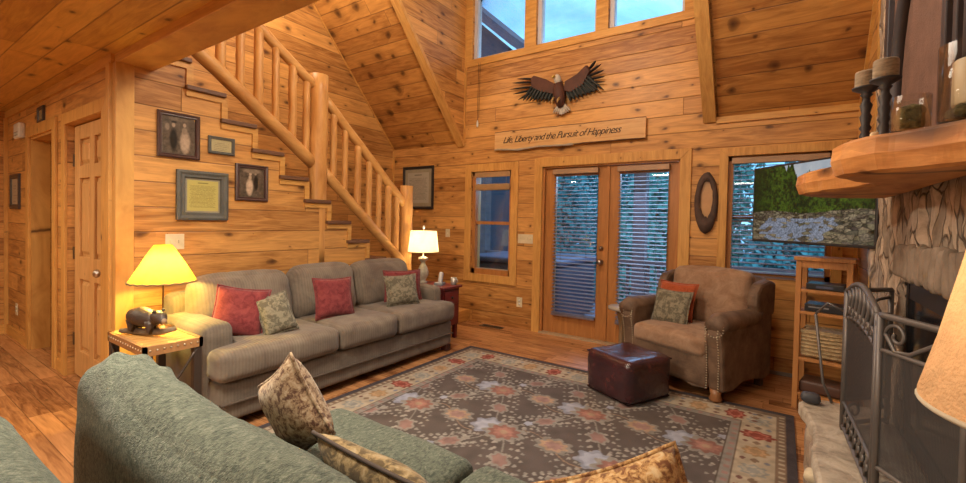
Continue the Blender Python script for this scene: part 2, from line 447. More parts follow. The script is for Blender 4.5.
MB().box(OP[1]+.1, PD[0]-.1, YD-.016, YD, 0, .1).build('baseboard_hall_middle', T_x, kind='structure')
MB().box(FD[1]+.11, XR, YB-.016, YB, 0, .03).build('baseboard_back', plain('grey shoe moulding', (.25, .2, .16), .6), kind='structure')

def casing(name, o, y, s=-1, w=.1, t=.02, sill=True, mat=None):
    mb = MB(); x0, x1, z0, z1 = o; a, b = (y-t, y) if s < 0 else (y, y+t)
    mb.prism([(x0-w, z0-(w if sill else 0)), (x0, z0), (x0, z1), (x0-w, z1+w)], a, b, 'y')
    mb.prism([(x1+w, z0-(w if sill else 0)), (x1, z0), (x1, z1), (x1+w, z1+w)], a, b, 'y')
    mb.prism([(x0-w, z1+w), (x0, z1), (x1, z1), (x1+w, z1+w)], a-.001, b, 'y')
    if sill: mb.prism([(x0-w, z0-w), (x0, z0), (x1, z0), (x1+w, z0-w)], a-.001, b, 'y')
    return mb.build(name, mat or T_z, kind='structure', bevel=.003)
casing('trim_15', WIN1, YB); casing('trim_16', FD, YB, sill=False, w=.105); casing('trim_17', TVW, YB, w=.075, sill=False)
casing('trim_18', OP, YD, sill=False); casing('trim_19', PD, YD, sill=False, w=.09)
# high window casing band
hb = MB()
hb.box(XD0+.022, XD1, YB-.02, YB, 3.37, 3.46); hb.box(XD0+.022, -3.50, YB-.02, YB, 3.46, 4.6); hb.box(-2.70, -2.545, YB-.02, YB, 3.46, 4.6)
hb.box(-1.79, -1.65, YB-.02, YB, 3.46, 4.6); hb.box(-.87, XD1, YB-.02, YB, 3.46, 4.6); hb.box(-3.5, -.87, YB-.02, YB, 4.5, 4.6)
hb.build('trim_20', T_x, kind='structure', bevel=.003)
WF = plain('white window vinyl', (.62, .62, .68), .4)
for i, (a, b, c, d) in enumerate(HW3):
    w = thing('window_%d' % (4+i), None, None, ((a+b)/2, YB+.08, c), kind='structure')
    m = MB(); m.box(a, a+.05, YB+.03, YB+.12, c, d); m.box(b-.03, b, YB+.03, YB+.12, c, d); m.box(a, b, YB+.03, YB+.12, c, c+.025); m.box(a, b, YB+.03, YB+.12, d-.04, d)
    m.build('window_frame', WF, w, world=True)
    MB().box(a+.02, b-.02, YB+.07, YB+.076, c, d).build('glass', GLASS, w, world=True)
# double-hung window
w1 = thing('window_1', None, None, (-3.16, YB+.08, .63), kind='structure')
a, b, c, d = WIN1; m = MB()
m.box(a, a+.05, YB+.02, YB+.14, c, d); m.box(b-.04, b, YB+.02, YB+.14, c, d); m.box(a, b, YB+.02, YB+.14, c, c+.07); m.box(a, b, YB+.02, YB+.14, d-.05, d)
m.box(a+.03, b-.03, YB+.04, YB+.09, 1.285, 1.325); m.build('window_frame', T_fdoor, w1, world=True)
MB().box(a+.03, b-.03, YB+.08, YB+.086, c+.05, d).build('glass', GLASS, w1, world=True)
w2 = thing('window_2', None, None, (-.04, YB+.08, .86), kind='structure')
a, b, c, d = TVW; m = MB()
m.box(a, a+.04, YB+.03, YB+.14, c, d); m.box(b-.04, b, YB+.03, YB+.14, c, d); m.box(a, b, YB+.03, YB+.14, c, c+.05); m.box(a, b, YB+.03, YB+.14, d-.04, d); m.box(a, b, YB+.07, YB+.11, 1.4, 1.44)
m.build('window_frame', T_fdoor, w2, world=True)
MB().box(a+.02, b-.02, YB+.10, YB+.106, c+.02, d).build('glass', GLASS, w2, world=True)

# french doors
def french(name, x0, x1, gx0, gx1, knob):
    t = thing(name, None, None, ((x0+x1)/2, YB+.06, 0), kind='structure')
    m = MB(); y0, y1 = YB+.035, YB+.085
    m.box(x0, gx0, y0, y1, .02, 1.97); m.box(gx1, x1, y0, y1, .02, 1.97); m.box(gx0, gx1, y0, y1, .02, .26); m.box(gx0, gx1, y0, y1, 1.88, 1.97)
    m.build('door_frame', T_fdoor, t, world=True, bevel=.004)
    MB().box(gx0-.01, gx1+.01, y0+.02, y0+.026, .25, 1.89).build('glass', GLASS, t, world=True)
    if knob:
        MB().lathe([(.028, 0), (.028, .01), (.012, .015), (.012, .035), (.028, .045), (.03, .06), (.015, .072)], M=TR((knob, y0, .90), rx=PI/2)).build('door_knob', NICKEL, t, world=True)
        MB().lathe([(.026, 0), (.026, .012), (.012, .02), (.012, .028)], M=TR((knob, y0, 1.05), rx=PI/2)).build('deadbolt', NICKEL, t, world=True)
    return t
french('door_2', -2.385, -1.625, -2.255, -1.735, -1.68)
french('door_3', -1.60, -.885, -1.485, -.985, None)
MB().box(-1.632, -1.598, YB+.02, YB+.05, .02, 1.97).build('trim_21', T_fdoor, kind='structure')
MB().box(FD[0], FD[1], YB-.03, YB+.14, 0, .02).build('trim_22', plain('door sill', (.45, .33, .2), .4), kind='structure')
MB().box(FD[0], FD[0]+.028, YB, YB+.15, .02, 1.99).box(FD[1]-.016, FD[1], YB, YB+.15, .02, 1.99).box(FD[0], FD[1], YB, YB+.15, 1.972, 1.99).build('trim_23', T_fdoor, kind='structure')
SLAT = plain('blind slat wood', (.20, .15, .16), .5)
def blind(x0, x1, z0, z1, y, label, group, cords, tilt=13, hr=(.26, .15, .1), ds=.042, dep=.021):
    t = thing('window_blind', label, 'blind', ((x0+x1)/2, y, z1), group='slatted blinds on the back wall')
    MB().box(x0-.012, x1+.012, y-.028, y+.028, z1-.002, z1+.055).build('headrail', plain('headrail', (.42, .26, .15), .4), t, world=True, bevel=.005)
    m = MB(); z = z1 - .025
    while z > z0 + .02:
        m.box(-(x1-x0)/2, (x1-x0)/2, -dep, dep, -.002, .002, M=TR(((x0+x1)/2, y, z), rx=R(tilt))); z -= ds
    m.build('slats', SLAT, t, world=True)
    MB().box(x0, x1, y-.02, y+.02, z0-.012, z0+.008).build('bottom_rail', SLAT, t, world=True)
    for cx in cords: MB().tube([(cx, y-.026, z0), (cx, y-.026, z1)], .0014, 5).build('cord', SLAT, t, world=True)
    return t
blind(-2.26, -1.73, .25, 1.895, YB+.0, 'dark slatted blind on the left french door', None, (-2.15, -1.84))
blind(-1.49, -.98, .25, 1.895, YB+.0, 'dark slatted blind on the right french door, behind the armchair', None, (-1.39, -1.08))
blind(TVW[0]+.04, TVW[1]-.04, .87, 1.92, YB+.025, 'wooden slatted blind in the window behind the television', None, (-.33, .2), ds=.043)
# raised roman blind on the double-hung window
t = thing('rolled_shade', 'tan woven shade raised to the top of the tall narrow window', 'blind', (-3.16, YB+.03, 1.9))
SH = plain('tan woven shade', (.42, .25, .11), .8, bump=.4)
MB().box(-3.42, -2.875, YB-.008, YB+.028, 1.90, 1.965).build('headrail', SH, t, world=True)
MB().soft((-3.15, YB+.01, 1.77), (.54, .035, .085), .012, n=6).build('shade_roll', SH, t, world=True)
for x in (-3.36, -2.94): MB().tube([(x, YB+.01, 1.81), (x, YB+.01, 1.90)], .002, 5).build('cord', SH, t, world=True)

# panel door
t = thing('door_1', None, None, (-4.375, YD+.04, 0), kind='structure')
m = MB(); x0, x1 = PD[0]+.012, PD[1]-.004; y0 = YD+.040; y1 = YD+.080
px = [x0+.125, (x0+x1)/2-.055, (x0+x1)/2+.055, x1-.125]; rows = [(.22, .80), (.98, 1.60), (1.70, 1.91)]
us = [x0] + px + [x1]
for i in range(5):
    if i in (0, 2, 4): m.box(us[i], us[i+1], y0, y1, .012, 2.02)
zz = [.012, .22, .80, .98, 1.60, 1.70, 1.91, 2.02]
for i in (1, 3):
    for j in range(0, 7, 2): m.box(us[i], us[i+1], y0, y1, zz[j], zz[j+1])
m.build('door_slab', T_door, t, world=True, bevel=.003)
for i in (1, 3):
    for (za, zb) in rows:
        p = MB(); p.box(us[i], us[i+1], y0+.022, y1-.008, za, zb)
        p.add([(us[i]+.02, y0+.02, za+.02), (us[i+1]-.02, y0+.02, za+.02), (us[i+1]-.02, y0+.02, zb-.02), (us[i]+.02, y0+.02, zb-.02),
               (us[i]+.045, y0+.006, za+.045), (us[i+1]-.045, y0+.006, za+.045), (us[i+1]-.045, y0+.006, zb-.045), (us[i]+.045, y0+.006, zb-.045)],
              [(0, 1, 5, 4), (1, 2, 6, 5), (2, 3, 7, 6), (3, 0, 4, 7), (4, 5, 6, 7)])
        p.build('door_panel', T_door, t, world=True, recalc=False)
MB().lathe([(.03, 0), (.03, .012), (.012, .018), (.012, .04), (.027, .05), (.03, .065), (.018, .078)], M=TR((x1-.075, y0, .90), rx=PI/2)).build('door_knob', NICKEL, t, world=True)
for z in (.3, 1.0, 1.75): MB().box(x0-.014, x0+.006, y0-.008, y0+.002, z-.05, z+.05).build('hinge', plain('hinge brass', (.14, .10, .06), .4, .8), t, world=True)
# jambs of open doorway with a half open door inside
MB().box(OP[0], OP[0]+.02, YD, YD+.13, 0, OP[3]).box(OP[1]-.02, OP[1], YD, YD+.13, 0, OP[3]).box(OP[0], OP[1], YD, YD+.13, OP[3]-.02, OP[3]).build('trim_24', T_z, kind='structure')
dd = MB().box(0, .74, 0, .04, .012, 2.0, M=TR((OP[0]+.03, YD+.14, 0), rz=R(82))).build('door_4', T_door, kind='structure')
MB().box(OP[1]-.024, OP[1]-.018, YD+.04, YD+.08, .97, 1.03).build('strike_plate', BLACK, kind=None, label='small dark strike plate on the open doorway jamb', cat='strike plate')

# ------------------------------------------------------------------ railing
rl = thing('stair_railing', 'peeled log stair railing with two round newel posts', 'railing', (-3.78, 2.6, 0))
XRL = -3.78
def wob(p0, p1, r, n=10, s=0, amp=.006):
    p0, p1 = Vector(p0), Vector(p1); P = []; Rr = []
    for i in range(n+1):
        q = p0.lerp(p1, i/n) + noise.noise_vector(Vector((s*7.1, i*.7, 2)))*amp
        P.append(q); Rr.append(r*(1+.10*noise.noise(Vector((i*.9, s*3.3, 5)))))
    return P, Rr
def log(name, p0, p1, r, mat, s, amp=.006):
    P, Rr = wob(p0, p1, r, 12, s, amp); return MB().tube(P, Rr, 14).build(name, mat, rl, world=True)
log('newel_post', (XRL, 2.565, 0.9), (XRL, 2.565, 2.70), .087, LOG_z, 1, .001)
log('newel_post', (XRL, 3.76, .15), (XRL, 3.76, 1.73), .075, LOG_z, 2, .001)
log('rail', (XRL, 1.24, 2.80), (XRL, 2.52, 1.84), .058, LOG_y, 3)
log('rail', (XRL, 1.36, 3.38), (XRL, 2.52, 2.58), .045, LOG_y, 4)
log('rail', (XRL, 2.62, 1.79), (XRL, 3.73, .80), .052, LOG_y, 5)
log('rail', (XRL, 2.62, 2.50), (XRL, 3.73, 1.50), .048, LOG_y, 6)
for i, y in enumerate((1.42, 1.555, 1.69, 1.84, 1.99, 2.14, 2.30, 2.44)):
    zl = 1.84 + (2.52-y)*.75; zu = 2.58 + (2.52-y)*.69
    log('baluster', (XRL, y, zl+.02), (XRL, y, zu-.02), (.038, .031, .036, .033)[i % 4], LOG_z, 20+i)
for i, y in enumerate((2.74, 2.875, 3.04, 3.19, 3.33, 3.47, 3.60)):
    zl = 1.79 - (y-2.62)*.892; zu = 2.50 - (y-2.62)*.90
    log('baluster', (XRL, y, zl+.02), (XRL, y, zu-.02), (.033, .03, .036)[i % 3], LOG_z, 40+i)

# ------------------------------------------------------------------ pictures
rng = np.random.default_rng(3)
def smooth_noise(h, w, s, r=rng):
    g = r.random((int(h/s)+3, int(w/s)+3)); yy = np.arange(h)/s; xx = np.arange(w)/s
    yi = yy.astype(int); xi = xx.astype(int); fy = (yy-yi)[:, None]; fx = (xx-xi)[None, :]
    fy = fy*fy*(3-2*fy); fx = fx*fx*(3-2*fx)
    a = g[yi][:, xi]; b = g[yi][:, xi+1]; c = g[yi+1][:, xi]; d = g[yi+1][:, xi+1]
    return (a*(1-fx)+b*fx)*(1-fy) + (c*(1-fx)+d*fx)*fy
VC = vcol('printed picture', .35); VCP = vcol('printed paper', .7)
def photo_img(kind):
    h, w = 64, 60; n = smooth_noise(h, w, 5)*.6 + smooth_noise(h, w, 2)*.4
    Y, X = np.mgrid[0:h, 0:w]; X = X/w; Y = Y/h
    v = .04 + .10*n
    def blob(cx, cy, rx, ry, val, p=2):
        nonlocal v
        d = (abs((X-cx)/rx)**p + abs((Y-cy)/ry)**p); k = np.clip(1.6-d*1.4, 0, 1); v = v*(1-k) + (val*(.7+.6*n))*k
    if kind == 0:
        blob(.33, .38, .13, .34, .015); blob(.33, .76, .055, .07, .30); blob(.34, .84, .09, .035, .02)
        blob(.68, .33, .17, .33, .34); blob(.66, .64, .09, .10, .22); blob(.66, .79, .055, .06, .32); blob(.15, .7, .07, .1, .22); blob(.5, .92, .3, .06, .14)
    else:
        blob(.40, .35, .15, .32, .42); blob(.42, .68, .07, .09, .36); blob(.43, .8, .06, .06, .40); blob(.66, .5, .1, .3, .02); blob(.64, .82, .05, .06, .28); blob(.5, .9, .4, .09, .2)
    return np.stack([v*1.15, v*.85, v*.6], -1)
def doc_img(col=(.50, .44, .16), n=22, w=50, h=70, ink=.45):
    im = np.ones((h, w, 3))*np.array(col); r = np.random.default_rng(n)
    for i in range(n):
        y = int(h*.12 + i*h*.72/n); l = r.integers(4, 8); rr = w - r.integers(4, 12)
        row = r.random(rr-l) > .25
        im[y, l:rr][row] *= ink
    im[int(h*.9):int(h*.93), w//3:2*w//3] *= .35
    return im
def frame_obj(label, pos, w, h, fw, dep, img, mat, matw=0, axis='x', vcm=VC, mat2=None, group=None, tilt=0):
    """picture frame, flat on a wall; axis 'x' = wall faces +x, 'y' = wall faces -y; pos = centre on wall"""
    t = thing('picture_frame', label, 'picture', pos, group='framed pictures on the walls')
    B = Matrix(((0, 0, 1, 0), (1, 0, 0, 0), (0, 1, 0, 0), (0, 0, 0, 1))) if axis == 'x' else Matrix(((1, 0, 0, 0), (0, 0, -1, 0), (0, 1, 0, 0), (0, 0, 0, 1)))
    if tilt: B = B @ Matrix.Rotation(tilt, 4, 'Z')
    m = MB(); a, b = w/2, h/2
    for s in ((-a, -b, a, -b, 0, 1), (a, -b, a, b, -1, 0), (a, b, -a, b, 0, -1), (-a, b, -a, -b, 1, 0)):
        x0, y0, x1, y1, nx, ny = s
        tx, ty_ = (1 if x1 > x0 else -1 if x1 < x0 else 0), (1 if y1 > y0 else -1 if y1 < y0 else 0)
        def P(x, y, q, z): return (x + nx*q + (tx*q if (x, y) == (x0, y0) else -tx*q), y + ny*q + (ty_*q if (x, y) == (x0, y0) else -ty_*q), z)
        prof = [(0, 0), (0, dep*.8), (fw*.3, dep), (fw*.6, dep*.75), (fw*.85, dep*.8), (fw, dep*.4), (fw, 0)]
        vs = [P(x0, y0, q, z) for q, z in prof] + [P(x1, y1, q, z) for q, z in prof]; n = len(prof)
        m.add(vs, [(i, i+1, n+i+1, n+i) for i in range(n-1)], False, B)
    m.build('frame', mat, t)
    MB().box(-a+.004, a-.004, -b+.004, b-.004, .001, dep*.25, M=B).build('backing', mat2 or mat, t)
    iw, ih = w-2*fw-2*matw, h-2*fw-2*matw
    if matw: MB().box(-a+fw, a-fw, -b+fw, b-fw, dep*.25, dep*.3, M=B).build('mat_board', plain('mat', (.30, .27, .20), .8) if mat2 is None else mat2, t)
    grid_color('picture', iw, ih, img, vcm, t, B @ Matrix.Translation((0, 0, dep*.33)))
    return t
FR1 = plain('dark brown frame', (.075, .035, .028), .35); FR2 = plain('weathered grey frame', (.10, .10, .09), .6, bump=.5, bscale=40)
frame_obj('dark framed sepia photograph of a couple, topmost left above the table lamp', (XS, 1.376, 1.903), .265, .325, .03, .025, photo_img(0), FR1)
frame_obj('small dark framed label-shaped print between the sepia photographs', (XS, 1.664, 1.874), .19, .135, .022, .02, doc_img((.42, .36, .2), 5, 40, 30), FR2)
frame_obj('large weathered frame with a yellowed written document above the lamp', (XS, 1.535, 1.475), .35, .37, .058, .03, doc_img((.46, .40, .13), 30, 60, 76, .6), FR2, matw=.012)
frame_obj('dark reddish framed sepia wedding photograph under the stair treads', (XS, 1.898, 1.604), .262, .30, .032, .025, photo_img(1), FR1)
frame_obj('black framed written document beside the stair railing on the back wall', (-4.44, YB, 1.79), .60, .62, .04, .025, doc_img((.36, .34, .28), 26, 60, 70, .6), plain('black frame', (.02, .018, .02), .35), matw=.05, axis='y', mat2=plain('linen mat', (.33, .29, .2), .8))
frame_obj('tiny dark picture frame above the open hallway doorway', (-5.6, YD, 2.2), .2, .145, .03, .02, doc_img((.35, .27, .15), 4, 20, 20), DARKF, axis='y')
frame_obj('narrow dark framed picture on the hallway wall left of the doorway', (-6.63, YD, 1.53), .40, .36, .05, .02, doc_img((.42, .36, .28), 6, 24, 30), DARKF, axis='y')

# ------------------------------------------------------------------ wall plates
def plate(name, label, cat, pos, w, h, axis, kind, n=1, group=None):
    t = thing(name, label, cat, pos, group='switch plates on the walls' if kind == 'switch' else 'wall outlets')
    B = Matrix(((0, 0, 1, 0), (1, 0, 0, 0), (0, 1, 0, 0), (0, 0, 0, 1))) if axis == 'x' else Matrix(((1, 0, 0, 0), (0, 0, -1, 0), (0, 1, 0, 0), (0, 0, 0, 1)))
    MB().box(-w/2, w/2, -h/2, h/2, 0, .006, M=B).build('plate', WHITE, t, bevel=.002)
    for i in range(n):
        cx = (i-(n-1)/2)*w/n*.9
        if kind == 'switch': MB().box(cx-.005, cx+.005, -.012, .012, .006, .016, M=B).build('switch_lever', WHITE, t)
        else:
            for z in (-.02, .02): MB().lathe([(.014, 0), (.014, .003)], M=B @ TR((cx, z, .006)), seg=12).build('socket', PLAST, t)
    return t
plate('light_switch', 'ivory two-lever switch plate behind the yellow lamp', 'light switch', (XS, 1.356, 1.131), .118, .113, 'x', 'switch', 2)
plate('light_switch', 'ivory single switch plate above the cream lamp', 'light switch', (-3.87, YB, 1.152), .075, .11, 'y', 'switch', 1)
plate('light_switch', 'ivory wide switch plate between the window and french door', 'light switch', (-2.635, YB, 1.12), .21, .112, 'y', 'switch', 4)
plate('wall_outlet', 'ivory wall outlet left of the french door near the floor', 'outlet', (-2.70, YB, .33), .08, .12, 'y', 'outlet', 1)
plate('wall_outlet', 'ivory wall outlet low on the hallway wall', 'outlet', (-6.6, YD, .315), .08, .12, 'y', 'outlet', 1)
t = thing('door_chime', 'white plastic chime box high on the hallway wall', 'door chime', (-6.33, YD, 2.12))
MB().soft((0, -.025, 0), (.22, .05, .15), .015, n=6).build('cover', PLAST, t); MB().box(-.08, .08, -.053, -.049, -.05, -.045).box(-.08, .08, -.053, -.049, -.02, -.015).build('grille', plain('grille grey', (.3, .3, .3)), t)
t = thing('floor_vent', 'brown metal floor register below the tall narrow window', 'vent', (-3.02, 4.52, 0))
MB().box(-.16, .16, -.05, .05, 0, .006).build('vent_frame', plain('vent bronze', (.14, .09, .05), .4, .5), t)
m = MB()
for i in range(12): m.box(-.14+i*.0245, -.13+i*.0245, -.035, .035, .006, .008)
m.build('vent_slots', BLACK, t)
t = thing('pull_cord', 'thin blind cord with white tassel hanging left of the eagle', 'cord', (-3.38, YB-.02, 3.4))
MB().tube([(-.005, 0, 0), (-.008, -.0, -.75)], .0025, 5).build('cord', DARKF, t); MB().tube([(.02, 0, 0), (.012, 0, -.72)], .0022, 5).build('cord', DARKF, t)
MB().lathe([(.004, .03), (.012, 0), (.014, -.05), (.006, -.06)], (-.006, 0, -.78), 10).build('tassel', PLAST, t)

# ------------------------------------------------------------------ eagle
eg = thing('eagle_carving', 'painted carved bald eagle with outspread wings on the high back wall', 'wall sculpture', (-2.15, YB-.03, 2.82))
BR = plain('eagle brown', (.10, .035, .02), .7, bump=.6, bscale=50, col2=(.055, .018, .012)); GR = plain('eagle flight feathers', (.035, .04, .038), .7, bump=.6, bscale=60); WHF = plain('eagle white feathers', (.62, .56, .48), .8, bump=.5, bscale=70)
BKF = plain('eagle wing tips', (.018, .016, .02), .7)
def wingplate(name, poly, y0, y1, mat):
    m = MB(); n = len(poly); cx = sum(p[0] for p in poly)/n; cz = sum(p[1] for p in poly)/n
    vs = [(x, y1, z) for x, z in poly] + [(cx+(x-cx)*.93, y0, cz+(z-cz)*.9) for x, z in poly]
    m.add(vs, [tuple(range(n)), tuple(range(n, 2*n))[::-1]] + [(i, (i+1) % n, n+(i+1) % n, n+i) for i in range(n)])
    return m.build(name, mat, eg, world=True, bevel=.006)
wingplate('wing', [(-2.25, 2.94), (-2.38, 3.02), (-2.54, 3.09), (-2.585, 3.06), (-2.57, 2.95), (-2.44, 2.87), (-2.2, 2.79)], YB-.075, YB-.02, BR)
wingplate('wing', [(-2.13, 2.95), (-1.98, 3.01), (-1.87, 3.10), (-1.82, 3.02), (-1.9, 2.87), (-2.06, 2.80), (-2.16, 2.84)], YB-.075, YB-.02, BR)
def feathers(lst, mat, name):
    for (a, b, w) in lst:
        a = Vector((a[0], YB-.04, a[1])); b = Vector((b[0], YB-.06, b[1])); m = MB()
        P = [a.lerp(b, i/6) for i in range(7)]; m.tube(P, [w*x for x in (.7, .95, 1, .95, .85, .6, .12)], 8, flat=.35)
        m.build(name, mat, eg, world=True)
wingplate('wing_lining', [(-2.54, 3.0), (-2.60, 2.86), (-2.52, 2.80), (-2.26, 2.765), (-2.2, 2.84)], YB-.045, YB-.02, GR)
wingplate('wing_lining', [(-1.85, 3.0), (-1.76, 2.88), (-1.75, 2.80), (-1.95, 2.77), (-2.1, 2.76), (-2.12, 2.84)], YB-.045, YB-.02, GR)
def fan(root0, root1, tip0, tip1, n):
    return [((root0[0]+(root1[0]-root0[0])*i/(n-1), root0[1]+(root1[1]-root0[1])*i/(n-1)), (tip0[0]+(tip1[0]-tip0[0])*i/(n-1), tip0[1]+(tip1[1]-tip0[1])*i/(n-1)), .036) for i in range(n)]
feathers(fan((-2.54, 2.98), (-2.22, 2.84), (-2.68, 2.80), (-2.24, 2.72), 10), GR, 'wing_feather')
feathers(fan((-1.88, 2.98), (-2.10, 2.84), (-1.66, 2.78), (-2.05, 2.71), 9), GR, 'wing_feather')
feathers([(a, b, .027) for a, b in (((-2.55, 3.05), (-2.77, 3.08)), ((-2.56, 3.01), (-2.84, 3.04)), ((-2.56, 2.96), (-2.87, 2.965)), ((-2.58, 2.92), (-2.82, 2.90)), ((-2.56, 2.9), (-2.75, 2.82)))], BKF, 'tip_feather')
feathers([(a, b, .027) for a, b in (((-1.84, 3.05), (-1.76, 3.12)), ((-1.84, 3.01), (-1.70, 3.07)), ((-1.84, 2.97), (-1.665, 3.0)), ((-1.85, 2.93), (-1.655, 2.93)), ((-1.85, 2.9), (-1.65, 2.87)))], BKF, 'tip_feather')
MB().tube([(-2.205, YB-.05, 2.96), (-2.20, YB-.075, 2.88), (-2.185, YB-.085, 2.80), (-2.175, YB-.07, 2.72), (-2.165, YB-.05, 2.66)], [.04, .062, .07, .062, .04], 14).build('body', BR, eg, world=True)
MB().tube([(-2.205, YB-.06, 2.93), (-2.21, YB-.08, 2.97), (-2.215, YB-.095, 3.0), (-2.225, YB-.105, 3.025)], [.042, .044, .043, .022], 14).build('head', WHF, eg, world=True)
MB().tube([(-2.225, YB-.13, 3.0), (-2.24, YB-.155, 2.993), (-2.245, YB-.165, 2.975)], [.016, .012, .003], 8).build('beak', plain('beak yellow', (.6, .4, .08), .4), eg, world=True)
feathers([((-2.17+i*.008, 2.70), (-2.16+i*.028, 2.565+abs(i)*.009), .030) for i in range(-4, 5)], WHF, 'tail_feather')
for dx in (-.045, .03): MB().tube([(-2.19+dx, YB-.12, 2.76), (-2.2+dx, YB-.15, 2.72), (-2.2+dx, YB-.16, 2.69)], [.016, .014, .006], 8).build('talon', plain('talon ochre', (.4, .24, .08), .5), eg, world=True)

# ------------------------------------------------------------------ sign
sg = thing('wooden_sign', 'long live-edge wooden plank sign with script lettering below the eagle', 'sign', (-2.15, YB-.02, 2.34))
n = 44; top = []; bot = []
for i in range(n+1):
    x = -3.09 + 1.88*i/n
    top.append((x, 2.452 - .004*i/n*2 + .013*noise.noise(Vector((x*4, 1, 0))) + .006*noise.noise(Vector((x*15, 1, 0)))))
    bot.append((x, 2.232 + .018*noise.noise(Vector((x*3.1, 5, 0))) + .006*noise.noise(Vector((x*14, 8, 0)))))
poly = top + bot[::-1]
MB().prism(poly, YB-.045, YB-.012, 'y').build('plank', wood('sign plank', 'x', 'z', w=0, dark=(.50, .26, .09), light=(.70, .44, .19), knots=.5, seed=21), sg, world=True)
BRK = plain('pale bark edge', (.42, .36, .28), .8, bump=.6)
MB().tube([(x, YB-.038, z-.004) for x, z in bot[:26]], [.013+.006*noise.noise(Vector((x*9, 0, 0))) for x, z in bot[:26]], 8).build('bark_edge', BRK, sg, world=True)
MB().tube([(x, YB-.038, z) for x, z in bot[25:]], .008, 8).build('bark_edge', plain('brown bark', (.16, .09, .05), .8), sg, world=True)
MB().tube([(x, YB-.038, z) for x, z in top], .008, 8).build('bark_edge', plain('brown bark upper', (.18, .1, .05), .8), sg, world=True)
cu = bpy.data.curves.new('lettering', 'FONT'); cu.body = 'Life, Liberty and the Pursuit of Happiness'; cu.size = .112; cu.shear = .45; cu.extrude = .0012; cu.align_x = 'CENTER'; cu.align_y = 'CENTER'; cu.space_character = .86; cu.offset = -.0006
co = bpy.data.objects.new('tmp_text', cu); C.objects.link(co)
dg = bpy.context.evaluated_depsgraph_get(); tme = bpy.data.meshes.new_from_object(co.evaluated_get(dg)); bpy.data.objects.remove(co)
wid = max(v.co.x for v in tme.vertices) - min(v.co.x for v in tme.vertices)
for v in tme.vertices: v.co.x *= 1.50/wid
lo = bpy.data.objects.new('lettering', tme); C.objects.link(lo); tme.materials.clear(); tme.materials.append(plain('burnt lettering', (.03, .02, .018), .7)); lo.parent = sg
lo.location = (-2.22+2.15, -.027, 2.343-2.34); lo.rotation_euler = (PI/2, 0, 0)

# ------------------------------------------------------------------ slice mirror on wall
om = thing('wood_slice_mirror', 'oval wood slice frame with pale centre right of the french doors', 'wall decor', (-.622, YB-.02, 1.55))
def oval(cx, cz, rx, rz, n=28, s=0, amp=.06): return [(cx+rx*math.cos(2*PI*i/n)*(1+amp*noise.noise(Vector((i*.8, s, 0)))), cz+rz*math.sin(2*PI*i/n)*(1+amp*noise.noise(Vector((i*.7, s, 4))))) for i in range(n)]
m = MB(); o1 = oval(0, 0, .105, .30, s=1); o2 = oval(.005, .035, .055, .175, s=2, amp=.2); n = 28
vs = [(x, .02, z) for x, z in o1] + [(x*.97, -.015, z*.98) for x, z in o1] + [(x, -.022, z) for x, z in o2] + [(x, .0, z) for x, z in o2]
fs = []
for i in range(n):
    j = (i+1) % n; fs += [(i, j, n+j, n+i), (n+i, n+j, 2*n+j, 2*n+i), (2*n+i, 2*n+j, 3*n+j, 3*n+i)]
m.add(vs, fs, True); m.build('bark_frame', plain('dark rough bark', (.10, .06, .045), .8, bump=.8, bscale=25, col2=(.05, .03, .025)), om)
MB().prism([(x, z) for x, z in o2], .0, .01, 'y').build('centre', plain('golden mirror centre', (.55, .30, .12), .3), om)

# ------------------------------------------------------------------ stone fireplace
def stone_mat(name, cols, vsc=(1, 1, 1), scale=5, mortar=(.07, .055, .045), bump=.8):
    m, nt, b = newmat(name); k = N(nt); tc = k.n('ShaderNodeTexCoord'); mp = k.n('ShaderNodeMapping'); k.l(tc.outputs['Object'], mp.inputs[0]); mp.inputs['Scale'].default_value = vsc
    nz0 = k.noise(mp.outputs[0], 3, 2, .5); ad = k.n('ShaderNodeVectorMath', operation='MULTIPLY_ADD'); k.l(nz0.outputs[1], ad.inputs[0]); ad.inputs[1].default_value = (.3, .3, .3); k.l(mp.outputs[0], ad.inputs[2])
    nz = k.noise(tc.outputs['Object'], 9, 6, .7, .4)
    col = k.ramp(nz.outputs[0], [(.3, cols[0]), (.5, cols[1]), (.7, cols[2])])
    h = nz.outputs[0]
    if scale:
        vo = k.n('ShaderNodeTexVoronoi', feature='DISTANCE_TO_EDGE'); k.l(ad.outputs[0], vo.inputs['Vector']); vo.inputs['Scale'].default_value = scale
        vc = k.n('ShaderNodeTexVoronoi'); k.l(ad.outputs[0], vc.inputs['Vector']); vc.inputs['Scale'].default_value = scale
        hs = k.n('ShaderNodeHueSaturation'); k.l(col, hs.inputs['Color']); sp = k.n('ShaderNodeSeparateColor'); k.l(vc.outputs['Color'], sp.inputs[0])
        k.l(k.m('MULTIPLY_ADD', sp.outputs[0], .7, .65), hs.inputs['Value']); col = hs.outputs[0]
        e = k.m('SUBTRACT', 1.0, k.m('DIVIDE', vo.outputs[0], .045), clamp=True)
        col = k.mix(e, col, c4(mortar)); h = k.m('SUBTRACT', k.m('MULTIPLY', nz.outputs[0], .4), e)
    k.l(col, b.inputs['Base Color']); b.inputs['Roughness'].default_value = .85; k.bump(h, bump, .02, b)
    return m
STONE = stone_mat('stacked field stone', [(.26, .19, .13), (.44, .34, .25), (.60, .49, .38)], (1, 1.5, .55), 7, mortar=(.15, .11, .08))
SLAB = stone_mat('rough hearth slab', [(.20, .16, .12), (.42, .35, .27), (.58, .50, .40)], scale=0, bump=1)
XF = .49
def hash_cells(y, z):
    p = Vector((y*1.5*5, z*.55*5, 0)) + noise.noise_vector(Vector((y*3, z*3, 1)))*.35
    d, pt = noise.voronoi(p)
    e = d[1]-d[0]; return e, pt[0]
